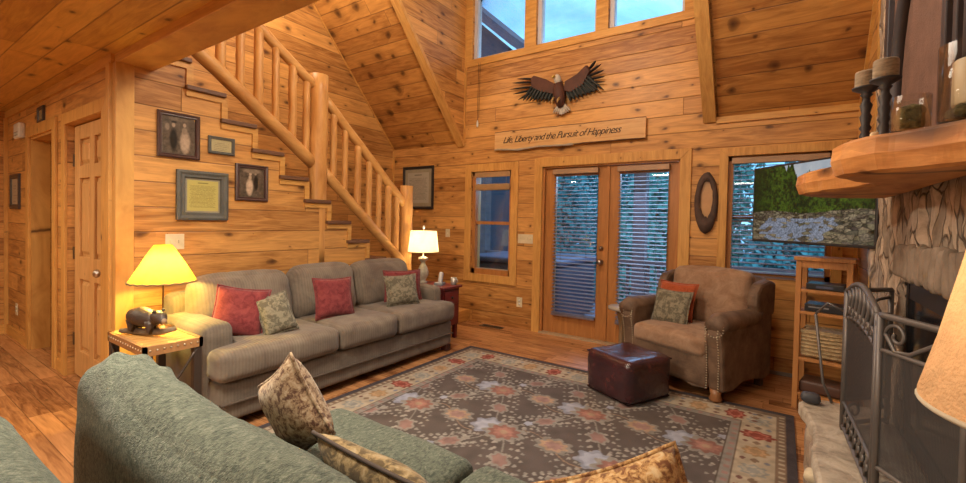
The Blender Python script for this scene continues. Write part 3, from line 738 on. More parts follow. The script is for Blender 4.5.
def stone_face(ya, yb, za, zb, st=.025):
    ny, nz = max(2, int((yb-ya)/st)), max(2, int((zb-za)/st)); vs = []; fs = []
    for j in range(nz+1):
        for i in range(ny+1):
            y = ya+(yb-ya)*i/ny; z = za+(zb-za)*j/nz; e, q = hash_cells(y, z)
            edge = min(1, e/.28); h = (.012 + .02*(math.sin(q.x*12.9+q.y*7.7)*.5+.5))*edge**.5 + .008*noise.noise(Vector((y*14, z*14, 3)))
            vs.append((XF - h, y, z))
    for j in range(nz):
        for i in range(ny):
            a = j*(ny+1)+i; fs.append((a, a+1, a+ny+2, a+ny+1))
    return vs, fs
ch = thing('stone_fireplace', 'fireplace of tall stacked brown field stones on the right wall', 'fireplace', (XF, 2.2, 0))
m = MB()
for (ya, yb, za, zb) in ((2.70, 3.58, .0, 4.2), (.7, 1.6, .0, 4.2), (1.6, 2.70, 1.14, 4.2)):
    vs, fs = stone_face(ya, yb, za, zb); m.add(vs, fs, True)
m.box(XF-.004, XR-.001, 2.70, 3.575, 0, 4.2)
m.box(XF-.004, XR-.001, .7, 1.6, 0, 4.2); m.box(XF-.004, XR-.001, 1.6, 2.7, 1.16, 4.2)
m.build('stone_facing', STONE, ch, world=True, recalc=False)
# ragged stones over the opening
m = MB()
for i in range(17):
    y = 1.62+i*.066; hgt = .10+.05*noise.noise(Vector((i*1.7, 0, 0))); m.soft((XF-.03, y, 1.19), (.05, .062, hgt+.06), .02, n=4, wr=.006)
m.build('lintel_stones', plain('grey lintel stone', (.36, .27, .2), .9, bump=.8, bscale=20, col2=(.18, .13, .09)), ch, world=True)
# firebox (recess in right wall)
FB = plain('sooty firebox', (.03, .026, .025), .8, bump=.3)
m = MB(); m.box(XF+.0, XF+.03, 2.66, 2.70, .40, 1.14).box(XF, XF+.03, 1.6, 1.64, .40, 1.14).box(XF, XF+.03, 1.6, 2.7, 1.10, 1.14)
m.build('firebox_surround', BLACK, ch, world=True)
GL = plain('firebox glass', (.02, .02, .024), .12, spec=.8)
MB().box(XF+.012, XF+.02, 1.64, 2.66, .45, 1.02).build('firebox_glass', GL, ch, world=True)
MB().box(XF+.004, XF+.014, 1.64, 2.66, 1.02, 1.10).build('hood_louver', plain('hood steel', (.05, .055, .065), .35, .5), ch, world=True)
MB().box(XF+.002, XF+.03, 1.6, 2.7, .402, .455).build('firebox_sill', BLACK, ch, world=True)
# wood strip at chimney edge
MB().box(XF-.015, XR-.001, 3.585, 3.63, 0, 3.4).build('trim_25', T_z, kind='structure')
# hearth
hp = [(.16, 1.0), (.13, 1.4), (.145, 1.8), (.13, 2.2), (.15, 2.5), (.125, 2.70), (.10, 2.82), (.18, 2.93), (.30, 2.93), (.485, 2.98), (.485, 1.0)]
hp2 = []
for i, (x, y) in enumerate(hp):
    hp2.append((x, y)); q = hp[(i+1) % len(hp)]
    if x < .4 or q[0] < .4:
        for t_ in (.25, .5, .75): hp2.append((x+(q[0]-x)*t_+.012*noise.noise(Vector((i, t_*9, 1))), y+(q[1]-y)*t_+.012*noise.noise(Vector((i, t_*9, 7)))))
hs = thing('hearth', 'raised hearth of rough pale stone slabs in front of the fireplace', 'hearth', (.3, 2, 0))
m = MB(); m.prism(hp2, .33, .40, 'z'); m.build('slab', SLAB, hs, world=True, bevel=.015)
m = MB()
for i in range(15):
    for j in range(2): m.soft((.20+.01*math.sin(i*5+j), 1.08+i*.128, .085+j*.165), (.13, .14+.02*math.sin(i*3), .19), .05, n=5, wr=.02)
m.build('base_stones', stone_mat('hearth base stone', [(.16, .11, .08), (.3, .22, .16), (.46, .38, .28)], scale=0), hs, world=True)
m = MB().box(.22, XF-.004, 1.02, 2.94, 0.0, .329).build('core', BLACK, hs, world=True)
# pale lumps on hearth edge
for (x, y, z, s, nm) in ((.13, 2.15, .34, .075, 0), (.15, 2.03, .31, .065, 1)):
    MB().soft((x, y, z), (s*.75, s*1.1, s*.6), .03, n=6, wr=.02).build('edge_stone', plain('cream lump stone', (.62, .52, .36), .85, bump=.5), hs, world=True)
# mantel slab
mo = [(XF-.045, 3.02), (.36, 3.0), (.20, 2.93), (.09, 2.80), (.065, 2.72), (.085, 2.60), (.15, 2.42), (.23, 2.25), (.27, 2.12), (.235, 2.02), (.175, 1.92), (.135, 1.80), (.15, 1.71), (.22, 1.62), (.32, 1.54), (.40, 1.45), (.425, 1.36), (XF-.045, 1.30)]
m = MB(); pts = []
for i, (x, y) in enumerate(mo):
    q = mo[(i+1) % len(mo)]
    for t_ in [q_/9 for q_ in range(9)]: pts.append((x+(q[0]-x)*t_, y+(q[1]-y)*t_))
cx, cy = .36, 2.2; n = len(pts); vs = []
layers = [(1.492, .90), (1.500, .97), (1.545, 1.02), (1.590, 1.0), (1.602, .92)]
for li, (z, s) in enumerate(layers):
    for i, (x, y) in enumerate(pts):
        inn = Vector((min(XF-.045, .40)-x, 0)) if False else None
        a = Vector((x, y)); pr = Vector(pts[i-1]); nx = Vector(pts[(i+1) % n]); tn = (nx-pr); nrm = Vector((tn.y, -tn.x)).normalized() if tn.length else Vector((0, 0))
        edge = 0 if x > .43 else (1-s)*.25
        nn = .008*noise.noise(Vector((x*16, y*16, z*8)))
        # outline is listed clockwise from above; inward = left of travel
        vs.append((x - nrm.x*(edge+nn), y - nrm.y*(edge+nn), z + .003*noise.noise(Vector((x*9, y*9, li)))))
fs = [tuple(range(n)), tuple((len(layers)-1)*n+i for i in range(n))[::-1]]
for l in range(len(layers)-1):
    for i in range(n): fs.append((l*n+i, (l+1)*n+i, (l+1)*n+(i+1) % n, l*n+(i+1) % n))
m.add(vs, fs, False)
mt = thing('mantel', 'thick live-edge orange wood mantel slab above the fireplace', 'mantel', (.3, 2.2, 1.5))
m.build('slab', wood('mantel burl wood', 'y', 'z', w=0, dark=(.40, .13, .03), light=(.80, .38, .12), knots=1.5, seed=31, rough=.55), mt, world=True)

# arched decor panel leaning on chimney above mantel
ad = thing('arched_panel', 'dark arched iron and wood panel standing on the mantel', 'wall decor', (.455, 2.3, 1.61))
DK = plain('dark aged iron', (.07, .065, .075), .5, .3); RB = plain('rusty mesh panel', (.20, .105, .075), .8, bump=.8, bscale=90, col2=(.13, .07, .05))
m = MB()
for (y0, y1) in ((2.92, 3.0), (1.95, 2.0), (1.84, 1.88), (1.42, 1.5)): m.box(.42, .45, y0, y1, 1.61, 3.1)
m.box(.42, .45, 1.42, 3.0, 3.05, 3.1); m.box(.42, .45, 1.42, 3.0, 1.61, 1.65)
m.build('frame', DK, ad, world=True, bevel=.004)
arc = [(.43, 2.72, 1.63), (.43, 2.72, 1.9)] + [(.43, 2.21+.51*math.cos(R(a)), 1.95+.62*math.sin(R(a))) for a in range(0, 181, 12)] + [(.43, 1.70, 1.63)]
MB().tube(arc, .028, 10).build('arch_bar', DK, ad, world=True)
arc2 = [(.434, 2.79, 1.63), (.434, 2.79, 1.9)] + [(.434, 2.21+.58*math.cos(R(a)), 1.95+.70*math.sin(R(a))) for a in range(0, 181, 12)]
MB().tube(arc2, .014, 8).build('arch_bar', DK, ad, world=True)
MB().box(.444, .452, 1.46, 2.98, 1.62, 3.07).build('backing_panel', RB, ad, world=True)
for y in (2.25, 2.6): pass
# candles on mantel
def candlestick(x, y, ztop, hc, r, label):
    t = thing('candle_holder', label, 'candle holder', (x, y, 1.606), group='turned candle holders on the mantel')
    h = ztop-hc-1.606
    prof = [(.034, 0), (.036, .008), (.024, .02), (.013, .035), (.017, .05), (.011, .065)]
    zz = .065
    for k in range(3):
        prof += [(.018, zz+.012), (.012, zz+.024)]; zz += (h-.10)/3
    prof += [(.011, h-.035), (.019, h-.025), (.013, h-.02), (r+.006, h-.006), (r+.008, h)]
    MB().lathe(prof, seg=20).build('holder', plain('dark turned wood', (.045, .038, .04), .5), t)
    MB().lathe([(r*.98, 0), (r, .004), (r, hc-.006), (r*.93, hc)], (0, 0, h), 24).build('candle', fabric('birch bark candle', (.20, .15, .10), (.48, .38, .26), scale=16, stretch=(1, 1, 5), weave=60), t)
candlestick(.2355, 1.98, 1.88, .055, .034, 'shorter bark-wrapped candle on dark turned holder, left on the mantel')
candlestick(.265, 1.845, 1.872, .060, .033, 'taller bark-wrapped candle on dark turned holder, beside the small jar')
MOSS = plain('dried moss mix', (.18, .15, .05), .9, bump=1, bscale=60, col2=(.05, .04, .02), nscale=60)
def jar(x, y, r, h, label, fill, fr, extra=None):
    t = thing('glass_jar', label, 'jar', (x, y, 1.608), group='glass jars on the mantel')
    MB().lathe([(r*.9, 0), (r, .008), (r, h), (r-.003, h), (r-.003, .01), (.001, .008)], seg=36, ends=False).build('glass', JAR, t)
    m = MB().soft((0, 0, .01+fr/2), (r*1.36, r*1.36, fr), r*.4, n=8, wr=.008, ws=40)
    m.build('filling', fill, t); return t
jar(.302, 1.70, .045, .105, 'small glass jar filled with dried moss on the mantel', MOSS, .07)
t = jar(.405, 1.59, .072, .20, 'large glass hurricane vase with cream candle on the mantel', MOSS, .03)
CR = plain('cream wax', (.80, .62, .38), .45)
MB().lathe([(.044, 0), (.045, .004), (.045, .112), (.040, .117), (.012, .112)], (0, 0, .045), 30).build('candle', CR, t)
MB().soft((.235, 1.79, 1.622), (.02, .03, .025), .006, n=4).build('votive_candle', CR, label='tiny white votive block between candle holders and jar', cat='candle')

# ------------------------------------------------------------------ fire screen
fs_ = thing('fire_screen', 'black iron three-panel fire screen with arched scroll top', 'fire screen', (.25, 2.3, .4))
IR = plain('grey black iron', (.17, .15, .14), .45, .4)
def mesh_mat():
    m, nt, b = newmat('wire mesh'); k = N(nt); b.inputs['Base Color'].default_value = (.07, .065, .065, 1); b.inputs['Roughness'].default_value = .5; b.inputs['Metallic'].default_value = .3
    tc = k.n('ShaderNodeTexCoord'); sp = k.n('ShaderNodeSeparateXYZ'); k.l(tc.outputs['Object'], sp.inputs[0])
    def line(o): return k.m('GREATER_THAN', k.m('FRACT', k.m('MULTIPLY', o, 260)), .45)
    g = k.m('MAXIMUM', line(sp.outputs[2]), line(sp.outputs[1])); k.l(g, b.inputs['Alpha']); return m
MESHM = mesh_mat()
def panel(p0, p1, arch, name):
    p0, p1 = Vector(p0), Vector(p1); d = p1-p0; L = d.length
    def P(u, z): q = p0 + d*u; return (q.x, q.y, .405+z)
    H = .640
    pr = MB()
    for u in (0.0, 1.0):
        pr.tube([P(u, 0), P(u, H)], .011, 8)
    def seq(zf, n=14): return [P(i/n, zf(i/n)) for i in range(n+1)]
    topf = (lambda u: H + .06*math.sin(PI*u)) if arch else (lambda u: H)
    pr.tube(seq(topf), .011, 8); pr.tube(seq(lambda u: topf(u)-.115 if not arch else H-.12+.03*math.sin(PI*u)), .008, 8)
    pr.tube(seq(lambda u: .02), .010, 8); pr.tube(seq(lambda u: .13), .008, 8)
    f = pr.build(name, IR, fs_, world=True)
    def spiral(u0, z0, r, turns, sg, lead):
        pts = []
        for i in range(22):
            t_ = i/21; a = t_*turns*2*PI; rr = r*(1-.8*t_)
            pts.append(P(u0+sg*(rr*math.cos(a))/L, z0+rr*math.sin(a)))
        MB().tube(pts, .006, 6).build('scroll', IR, f)
    if arch:
        for i in range(8):
            u = .06+i*.125; zt = topf(u+.05)
            MB().tube([P(u, H-.11), P(u+.03, H-.06), P(u+.09, (H-.11+zt)/2+.02), P(min(.98, u+.06), zt-.01)], .009, 6).build('scroll', IR, f)
            spiral(u+.05, H-.08, .022, 1, 1 if i % 2 else -1, 0)
            MB().tube([P(u, .025), P(u+.05, .09), P(u+.1, .125)], .007, 6).build('scroll', IR, f); spiral(u+.04, .07, .02, 1, -1, 0)
    else:
        spiral(.22, H-.058, .042, 1.1, -1, 0); MB().tube([P(.22-.042/L*1.0, H-.058), P(.2, H-.108), P(.4, H-.10), P(.7, H-.045), P(1, H-.035)], .007, 6).build('scroll', IR, f)
        spiral(.25, .075, .04, 1.1, -1, 0); spiral(.75, .075, .04, 1.1, 1, 0)
    ms = MB(); pts = [P(u/8, .13) for u in range(9)] + [P(u/8, H-.12+(.03*math.sin(PI*u/8) if arch else 0)) for u in range(8, -1, -1)]
    ms.add(pts, [tuple([i, i+1, 16-i, 17-i]) for i in range(8)]); return ms, f
for p0, p1, a, nm in (((.262, 2.53, 0), (.283, 1.93, 0), True, 'centre_panel'), ((.262, 2.555, 0), (.445, 2.74, 0), False, 'side_panel'), ((.286, 1.905, 0), (.43, 1.66, 0), False, 'side_panel')):
    ms, f = panel(p0, p1, a, nm); ml = ms.build('mesh', MESHM, f)
    l = fs_.location
    for o in (x for x in f.children):
        for v in o.data.vertices: v.co -= Vector(l)

# ------------------------------------------------------------------ tv shelf
sh = thing('wooden_stand', 'narrow open oak stand with shelves below the television', 'shelf', (.127, 3.87, 0), R(-12))
sh.location.x -= .03
def lb(x0, x1, y0, y1, z0, z1): return MB().box(x0, x1, y0, y1, z0, z1)
SWd, SDp = .33, .25
for (x, y) in ((0, 0), (SWd-.035, 0), (0, SDp-.035), (SWd-.035, SDp-.035)): lb(x, x+.035, y, y+.035, 0, 1.09).build('leg', T_shelf, sh, bevel=.003)
lb(-.012, SWd+.012, -.012, SDp, 1.09, 1.118).build('shelf_top', T_shelf, sh, bevel=.003)
for z in (.86, .70, .36, .10): lb(.0, SWd, .002, SDp-.004, z, z+.022).build('shelf_board', T_shelf, sh, bevel=.002)
for z in (1.04,): lb(.035, SWd-.035, .005, .02, z, 1.09).build('apron', T_shelf, sh)
def onshelf(name, label, cat, x, y, z): 
    v = Matrix.Rotation(R(-12), 3, 'Z') @ Vector((x, y, 0)); return thing(name, label, cat, (.097+v.x, 3.87+v.y, z), R(-12))
BLKP = plain('black plastic', (.03, .03, .035), .3)
t = onshelf('cable_box', 'thin black media box on the upper shelf of the stand', 'media box', .17, .12, .882); lb(-.11, .11, -.09, .09, .003, .045).build('case', BLKP, t, bevel=.004); lb(-.05, .05, -.092, -.09, .015, .03).build('display', plain('display', (.1, .12, .2), .2), t)
t = onshelf('disc_player', 'black disc player on the middle shelf above the basket', 'disc player', .17, .12, .722); lb(-.115, .115, -.1, .09, .003, .055).build('case', BLKP, t, bevel=.004); lb(-.09, .03, -.102, -.1, .03, .04).build('disc_tray', plain('tray grey', (.25, .25, .27), .3), t)
WK = fabric('wicker weave', (.30, .20, .10), (.62, .48, .28), scale=30, stretch=(1, 1, 3), weave=90, bump=1)
t = onshelf('wicker_basket', 'woven wicker basket on the lower shelf of the stand', 'basket', .165, .125, .382)
m = MB(); m.soft((0, 0, .10), (.255, .20, .19), .02, n=8, wr=.002); m.build('basket_body', WK, t)
m = MB()
for i in range(7): m.tube([(-.125, -.098, .025+i*.026), (-.04, -.104, .025+i*.026), (.04, -.104, .025+i*.026), (.125, -.098, .025+i*.026)], .006, 6)
m.build('weave_bands', WK, t)
MB().tube([(-.127, -.1, .195), (.127, -.1, .195), (.127, .1, .195), (-.127, .1, .195)], .010, 8, closed=True).build('basket_rim', WK, t)
t = onshelf('book_bundle', 'dark brown leather folder lying on the bottom shelf', 'folder', .165, .12, .122); MB().soft((0, 0, .045), (.26, .19, .085), .02, n=6, wr=.006).build('cover', plain('dark leather', (.10, .05, .035), .5), t)
MB().box(-.12, .12, -.088, .085, .02, .03).build('pages', plain('page edge', (.5, .4, .3), .8), t)

# ------------------------------------------------------------------ television
tvw, tvh = 1.03, .60
A_ = Vector((.478, 3.40, 0)); B_ = Vector((-.206, 4.174, 0)); dr = (A_-B_).normalized(); ang = math.atan2(dr.y, dr.x)
cen = (A_+B_)/2
tv = thing('television', 'flat television showing a rocky river and forest', 'television', (cen.x, cen.y, 1.21), ang)
MB().box(-tvw/2, tvw/2, 0, .04, 0, tvh).build('case', BLKP, tv, bevel=.006)
H_, W_ = 150, 260
def tvimg():
    r = np.random.default_rng(11); Y, X = np.mgrid[0:H_, 0:W_]; X = X/W_; Y = Y/H_   # Y up
    n1 = smooth_noise(H_, W_, 14, r); n2 = smooth_noise(H_, W_, 5, r); n3 = smooth_noise(H_, W_, 2.0, r)
    im = np.zeros((H_, W_, 3))
    cl = np.clip(.45+.55*(n1*.6+n2*.4), 0, 1)[..., None]
    sky = np.array([.25, .33, .42])*(1-cl) + np.array([.52, .55, .58])*cl; im[:] = sky
    xs = X[0]; ridge = np.interp(xs, [0, .12, .2, .30, .36, .42, .5, .62, .68, .75, .85, 1], [1.15, 1.1, 1.05, .98, .80, .66, .58, .56, .60, .62, .75, .9])
    tr = np.random.default_rng(4)
    for k in range(60):
        c = tr.random(); hgt = np.interp(c, [0, .3, .4, .65, 1], [.05, .12, .16, .10, .1])*(.5+tr.random()); wd = .012+.012*tr.random()
        ridge = np.maximum(ridge, np.interp(c, xs, ridge)*1.0 + hgt*(1-np.abs(xs-c)/wd)*.7 - .02) if True else ridge
    forest = Y < ridge[None, :]
    g = (n2*.5+n3*.5); shade = np.clip(-.25+2.0*(g-.25)+.5*(smooth_noise(H_, W_, 26, r)-.3), 0, 1); lightr = np.clip(np.interp(X, [0, .08, .25, .45, .6, .8, 1], [.15, .3, .9, .5, .9, 1.0, .35]), 0, 1)
    # vertical trunks/crowns shading
    colr = np.array([.008, .016, .004])*(1-(shade*lightr)[..., None]) + np.array([.085, .15, .012])*(shade*lightr)[..., None]
    im[forest] = colr[forest]
    bank = .375 + .02*np.sin(X*9) + .01*n2; low = Y < bank
    P = r.random((520, 2)); P[:, 1] = (1-(1-P[:, 1])**1.9)*.42
    px_ = np.stack([X.ravel()*1.7, (Y.ravel()*1.9)], 1); Q = P*np.array([1.7, 1.9])
    idx = np.zeros(len(px_), int); d1 = np.zeros(len(px_)); d2 = np.zeros(len(px_))
    for s in range(0, len(px_), 4000):
        dd = ((px_[s:s+4000, None, :]-Q[None])**2*np.array([1, 2.2])).sum(-1); pt = np.partition(dd, 1, 1); d1[s:s+4000] = np.sqrt(pt[:, 0]); d2[s:s+4000] = np.sqrt(pt[:, 1]); idx[s:s+4000] = dd.argmin(1)
    idx = idx.reshape(H_, W_); e = (np.clip((d2-d1)/.016, 0, 1)).reshape(H_, W_)
    rc = r.random((520, 1))*.20+.03; rock = rc*np.array([1.2, .95, .58]) + r.random((520, 3))*.015
    rk = rock[idx]*(e[..., None]*.9+.12)*(.55+.9*n3[..., None])
    water = np.array([.22, .25, .32])*(.4+1.0*n3[..., None])
    cx = P[idx, 0]; cy = P[idx, 1]
    wmask = (cy < .30-.10*(cx > .75)) & (np.abs(cx-.42-.25*(cy-.2)) < .34-.55*np.abs(cy-.16)) & (r.random(520)[idx] < .78)
    rk = np.where(wmask[..., None], water, rk)
    im[low] = rk[low]
    return im
grid_color('screen', tvw-.03, tvh-.035, tvimg(), vcol('tv picture', .2, .42), tv, TR((0, -.001, tvh/2+.002), rx=PI/2))
MB().box(-.15, .15, .04, .06, .15, .45).tube([(0, .06, .3), (.0, .22, .3)], .02, 8).build('wall_bracket', BLACK, tv)

# leaning fire tool
t = thing('fire_tool', 'black iron fireplace tool leaning beside the fire screen', 'fireplace tool', (.15, 2.88, 0))
MB().tube([(.02, .06, .86), (.06, .02, .5), (.10, -.0, .405)], .007, 8).build('shaft', IR, t)
MB().tube([(.02, .06, .86), (.07, .03, .93), (.13, .0, .90)], .006, 8).build('hook', IR, t)
MB().soft((.155, 2.82, .43), (.09, .06, .055), .025, n=6, wr=.005).build('dark_stone', plain('dark blue stone', (.06, .06, .07), .5), label='small dark rounded stone on the far end of the hearth', cat='stone')

# ------------------------------------------------------------------ beige sofa
CORD = fabric('taupe corduroy', (.145, .115, .09), (.245, .20, .155), scale=5, weave=300, bump=.25, rib=('y', 330))
CORDX = fabric('taupe corduroy cushions', (.155, .12, .095), (.255, .21, .16), scale=5, weave=300, bump=.25, rib=('y', 330))
so = thing('beige_sofa', 'taupe corduroy three-cushion sofa below the staircase wall', 'sofa', (-3.2, 2.35, 0))
X0, X1 = -3.67, -2.78
MB().soft(((X0+X1)/2-.01, 2.36, .185), (X1-X0-.02, 2.20, .25), .03, n=12, wr=.003).build('base', CORD, so, world=True)
MB().box(X0+.05, X1+.002, 1.265, 3.455, .175, .182).build('welt', plain('welt seam', (.1, .07, .05), .9), so, world=True)
MB().soft((-3.57, 2.36, .50), (.20, 2.2, .56), .06, n=12, wr=.004).build('back', CORD, so, world=True)
for (ya, yb) in ((1.235, 1.42), (3.33, 3.47)):
    MB().soft((-3.31, (ya+yb)/2, .385), (.74, yb-ya, .52), .055, bulge=(0, .004, .008), n=12, wr=.004).build('arm', CORD, so, world=True)
for (ya, yb) in ((1.425, 2.075), (2.085, 2.685), (2.695, 3.325)):
    pass
def tcush(y0, y1, lo, hi):
    ya, yb = y0 - (.20 if lo else 0), y1 + (.13 if hi else 0); cx, cy = (-3.45-2.745)/2, (ya+yb)/2
    def f(P, p):
        if P.x + cx < -2.935: P = Vector((P.x, min(max(P.y, y0-cy), y1-cy), P.z))
        return P
    MB().soft((cx, cy, .41), (.70, yb-ya, .19), .055, bulge=(.012, .0, .016), n=20, wr=.005, fn=f).build('seat_cushion', CORDX, so, world=True)
tcush(1.43, 2.085, True, False); tcush(2.09, 2.68, False, False); tcush(2.685, 3.33, False, True)
for (ya, yb, dz) in ((1.34, 2.06, 0), (2.075, 2.69, .015), (2.70, 3.40, .01)):
    MB().soft((0, 0, 0), (.22, yb-ya, .46), .10, bulge=(.045, .01, .02), n=14, wr=.010, M=TR((-3.42, (ya+yb)/2, .665+dz), ry=R(-12))).build('back_cushion', CORDX, so, world=True)
for (x, y) in ((-2.83, 3.40), (-2.83, 1.31), (-3.6, 3.4), (-3.6, 1.31)): MB().prism([(x-.035, y-.035), (x+.035, y-.035), (x+.035, y+.035), (x-.035, y+.035)], 0.012 if x > -3 else 0, .07, 'z').build('foot', plain('dark mahogany foot', (.06, .02, .012), .3), so, world=True)

def throw(name, label, loc, w, h, t_, rx, ry, rz, mat, rimmat=None, group=None, pinch=.09, spin=0):
    group = group or ('pillows on the beige sofa' if loc[0] < -2 else 'pillows on the armchair' if loc[1] > 2 else 'pillows on the green sofa')
    """pillow standing: local XY plane -> upright; rz = heading of its face"""
    o = thing(name, label, 'pillow', loc, group=group)
    M = Euler((0, 0, rz)).to_matrix().to_4x4() @ Euler((rx, 0, 0)).to_matrix().to_4x4() @ Euler((0, 0, spin)).to_matrix().to_4x4()
    MB().pillow(w, h, t_, M=M, pinch=pinch).build('cushion', mat, o)
    if rimmat: MB().rim(w, h, .006, M=M, pinch=pinch).build('piping', rimmat, o)
    return o
RED = fabric('red chenille', (.15, .024, .028), (.27, .06, .06), scale=25, weave=200)
SAGE = fabric('sage damask', (.13, .115, .08), (.27, .24, .17), scale=28, weave=200, contrast=(.45, .55))
def up(h): return R(90-14)
# sofa pillows face +x : heading 90deg
throw('throw_pillow', 'dark red pillow at the left end of the beige sofa', (-3.10, 1.52, .665), .33, .35, .12, R(74), 0, R(62), RED, RED, spin=R(-10))
throw('throw_pillow', 'small sage pillow beside the leftmost red pillow', (-2.97, 1.70, .64), .22, .29, .10, R(68), 0, R(70), SAGE, SAGE, spin=R(14))
throw('throw_pillow', 'red square pillow on the middle of the beige sofa', (-3.10, 2.27, .665), .34, .34, .12, R(72), 0, R(82), RED, RED, spin=R(-3))
throw('throw_pillow', 'sage pillow at the right end of the beige sofa', (-3.02, 2.96, .655), .32, .29, .11, R(72), 0, R(66), SAGE, SAGE, spin=R(2))
throw('throw_pillow', 'red pillow tucked behind the sage pillow beside the end table', (-3.17, 3.12, .66), .38, .32, .11, R(74), 0, R(60), RED, RED)

# ------------------------------------------------------------------ rug
def rugimg(W=2.82, Hh=2.96, st=.0075):
    nx, ny = int(W/st), int(Hh/st); r = np.random.default_rng(5)
    X, Y = np.meshgrid(np.linspace(0, W, nx), np.linspace(0, Hh, ny))
    im = np.ones((ny, nx, 3))*np.array([.092, .074, .068]); im *= (.85+.3*smooth_noise(ny, nx, 9, r)[..., None])
    nz = smooth_noise(ny, nx, 4, r)
    pale = np.array([.28, .26, .235]); blue = np.array([.17, .18, .22]); org = np.array([.22, .11, .09]); gold = np.array([.29, .20, .14]); rose = np.array([.25, .155, .14]); cream = np.array([.38, .32, .24])
    def put(mask, c): im[mask] = np.array(c)*(.8+.4*nz[mask])[:, None]
    def local(cx, cy, a): 
        dx, dy = X-cx, Y-cy; return dx*math.cos(a)+dy*math.sin(a), -dx*math.sin(a)+dy*math.cos(a)
    def win(cx, cy, r_): 
        i0, i1 = max(0, int((cy-r_)/Hh*ny)), min(ny, int((cy+r_)/Hh*ny)+1); j0, j1 = max(0, int((cx-r_)/W*nx)), min(nx, int((cx+r_)/W*nx)+1); return slice(i0, i1), slice(j0, j1)
    def flower(cx, cy, s, cols, lob=8, el=1.0, a=0):
        S = win(cx, cy, s*1.6); dx, dy = X[S]-cx, Y[S]-cy; u = (dx*math.cos(a)+dy*math.sin(a))/el; v = -dx*math.sin(a)+dy*math.cos(a)
        rr = np.hypot(u, v); th = np.arctan2(v, u)
        for k, c in enumerate(cols):
            R_ = s*(1-.26*k)*(1+.14*np.cos(lob*th+k)); m = rr < R_; sub = im[S]; sub[m] = np.array(c)*(.8+.4*nz[S][m])[:, None]
    def dots(cx, cy, n, rad, c=pale):
        pass
    B = .36
    fx0, fx1, fy0, fy1 = B, W-B, B, Hh-B
    px_, py_ = .72, .56
    # vines
    def stroke(pts, w, c):
        for (x0, y0), (x1, y1) in zip(pts[:-1], pts[1:]):
            n = max(2, int(math.hypot(x1-x0, y1-y0)/.006))
            for i in range(n):
                x = x0+(x1-x0)*i/n; y = y0+(y1-y0)*i/n; S = win(x, y, w); m = np.hypot(X[S]-x, Y[S]-y) < w/1.5; sub = im[S]; sub[m] = c
    for j in range(-1, 8):
        for i in range(-1, 6):
            ox = fx0+.18+i*px_+(px_/2 if j % 2 else 0); oy = fy0+.1+j*py_
            if not (fx0-.3 < ox < fx1+.3 and fy0-.3 < oy < fy1+.3): continue
            for sx in (-1, 1):
                pts = [(ox+sx*t_*px_/2, oy+t_*py_+.045*math.sin(t_*PI*2)*sx) for t_ in np.linspace(0, 1, 12)]
                stroke(pts, .007, pale*.8)
                for q in range(1, 11):
                    x, y = pts[q]

                    for sd in (-1, 1):
                        flower(x+sd*.045, y+.022*sd*sx*-1, .0135, [pale], 3)
                        flower(x+sd*.085, y+.03, .013, [pale*.95], 3); flower(x+sd*.125, y+.01, .011, [pale*.8], 3)
    for j in range(-1, 12):
        for i in range(-1, 6):
            ox = fx0+.18+i*px_+(px_/2 if j % 2 else 0); oy = fy0+.1+j*py_
            if not (fx0-.4 < ox < fx1+.3 and fy0-.3 < oy < fy1+.3): continue
            pts = [(ox+t_*px_, oy+.10*math.sin(t_*PI*2)) for t_ in np.linspace(0, 1, 16)]
            stroke(pts, .006, gold*.9)
            for q in range(1, 15):
                x, y = pts[q]
                for sd in (-1, 1):
                    flower(x+.01, y+sd*.04, .012, [pale*.95], 3); flower(x-.012, y+sd*.075, .010, [pale*.8], 3)
    for j in range(-1, 8):
        for i in range(-1, 6):
            ox = fx0+.18+i*px_+(px_/2 if j % 2 else 0); oy = fy0+.1+j*py_
            if not (fx0-.2 < ox < fx1+.2 and fy0-.2 < oy < fy1+.2): continue
            flower(ox-.10, oy+.02, .10, [blue*1.3, blue*1.7], 7, 1.1); flower(ox+.03, oy, .11, [pale*.8, org, org*1.35, gold], 9, 1.2)
            flower(ox+px_/2, oy+.03, .085, [pale*.7, gold*1.1, rose], 8, 1.35)
            flower(ox+px_/4, oy+py_/2, .055, [pale*.8, rose, rose*.8], 6, 1.5, .8); flower(ox-px_/4, oy+py_/2, .055, [pale*.8, rose*.9], 6, 1.5, -.8)
            flower(ox+.1, oy+.19, .028, [blue*1.6], 5); flower(ox-.12, oy-.19, .028, [pale*.9], 5)
    # border
    D = np.minimum(np.minimum(X, W-X), np.minimum(Y, Hh-Y))
    put(D < B, cream*.95); 
    gd = (D > .30) & (D < .36); put(gd, pale*.75); put((D > .355) & (D < .363), [.08, .06, .05]); put((D > .295) & (D < .302), [.12, .08, .06])
    S_ = np.where((X < B) | (X > W-B), Y, X)
    put(gd & (np.sin(S_*2*PI/.075) > .35) & (D > .315) & (D < .345), rose)
    put((D > .045) & (D < .10), gold*.62); put((D > .045) & (D < .10) & (np.sin(S_*2*PI/.05) > .3) & (np.abs(D-.072) < .014), cream*.9)
    put((D > .098) & (D < .104), [.12, .08, .06])
    cols_ = [([.20, .05, .035], [.34, .12, .09]), ([.24, .24, .22], [.34, .31, .25]), ([.30, .2, .11], [.40, .25, .14])]
    q = 0; c_ = .20
    ys = np.arange(.36, Hh-.2, .235)
    for y in ys:
        for x in (c_, W-c_):
            a, b_ = cols_[q % 3]; flower(x, y, .062, [a, b_, a], 8, 1.5 if q % 3 == 0 else 1.1, PI/2 if False else 0); flower(x, y+.12, .022, [gold*.6], 4); flower(x+.06, y+.115, .016, [blue], 4); flower(x-.06, y+.12, .016, [org*.7], 4)
        q += 1
    q = 0
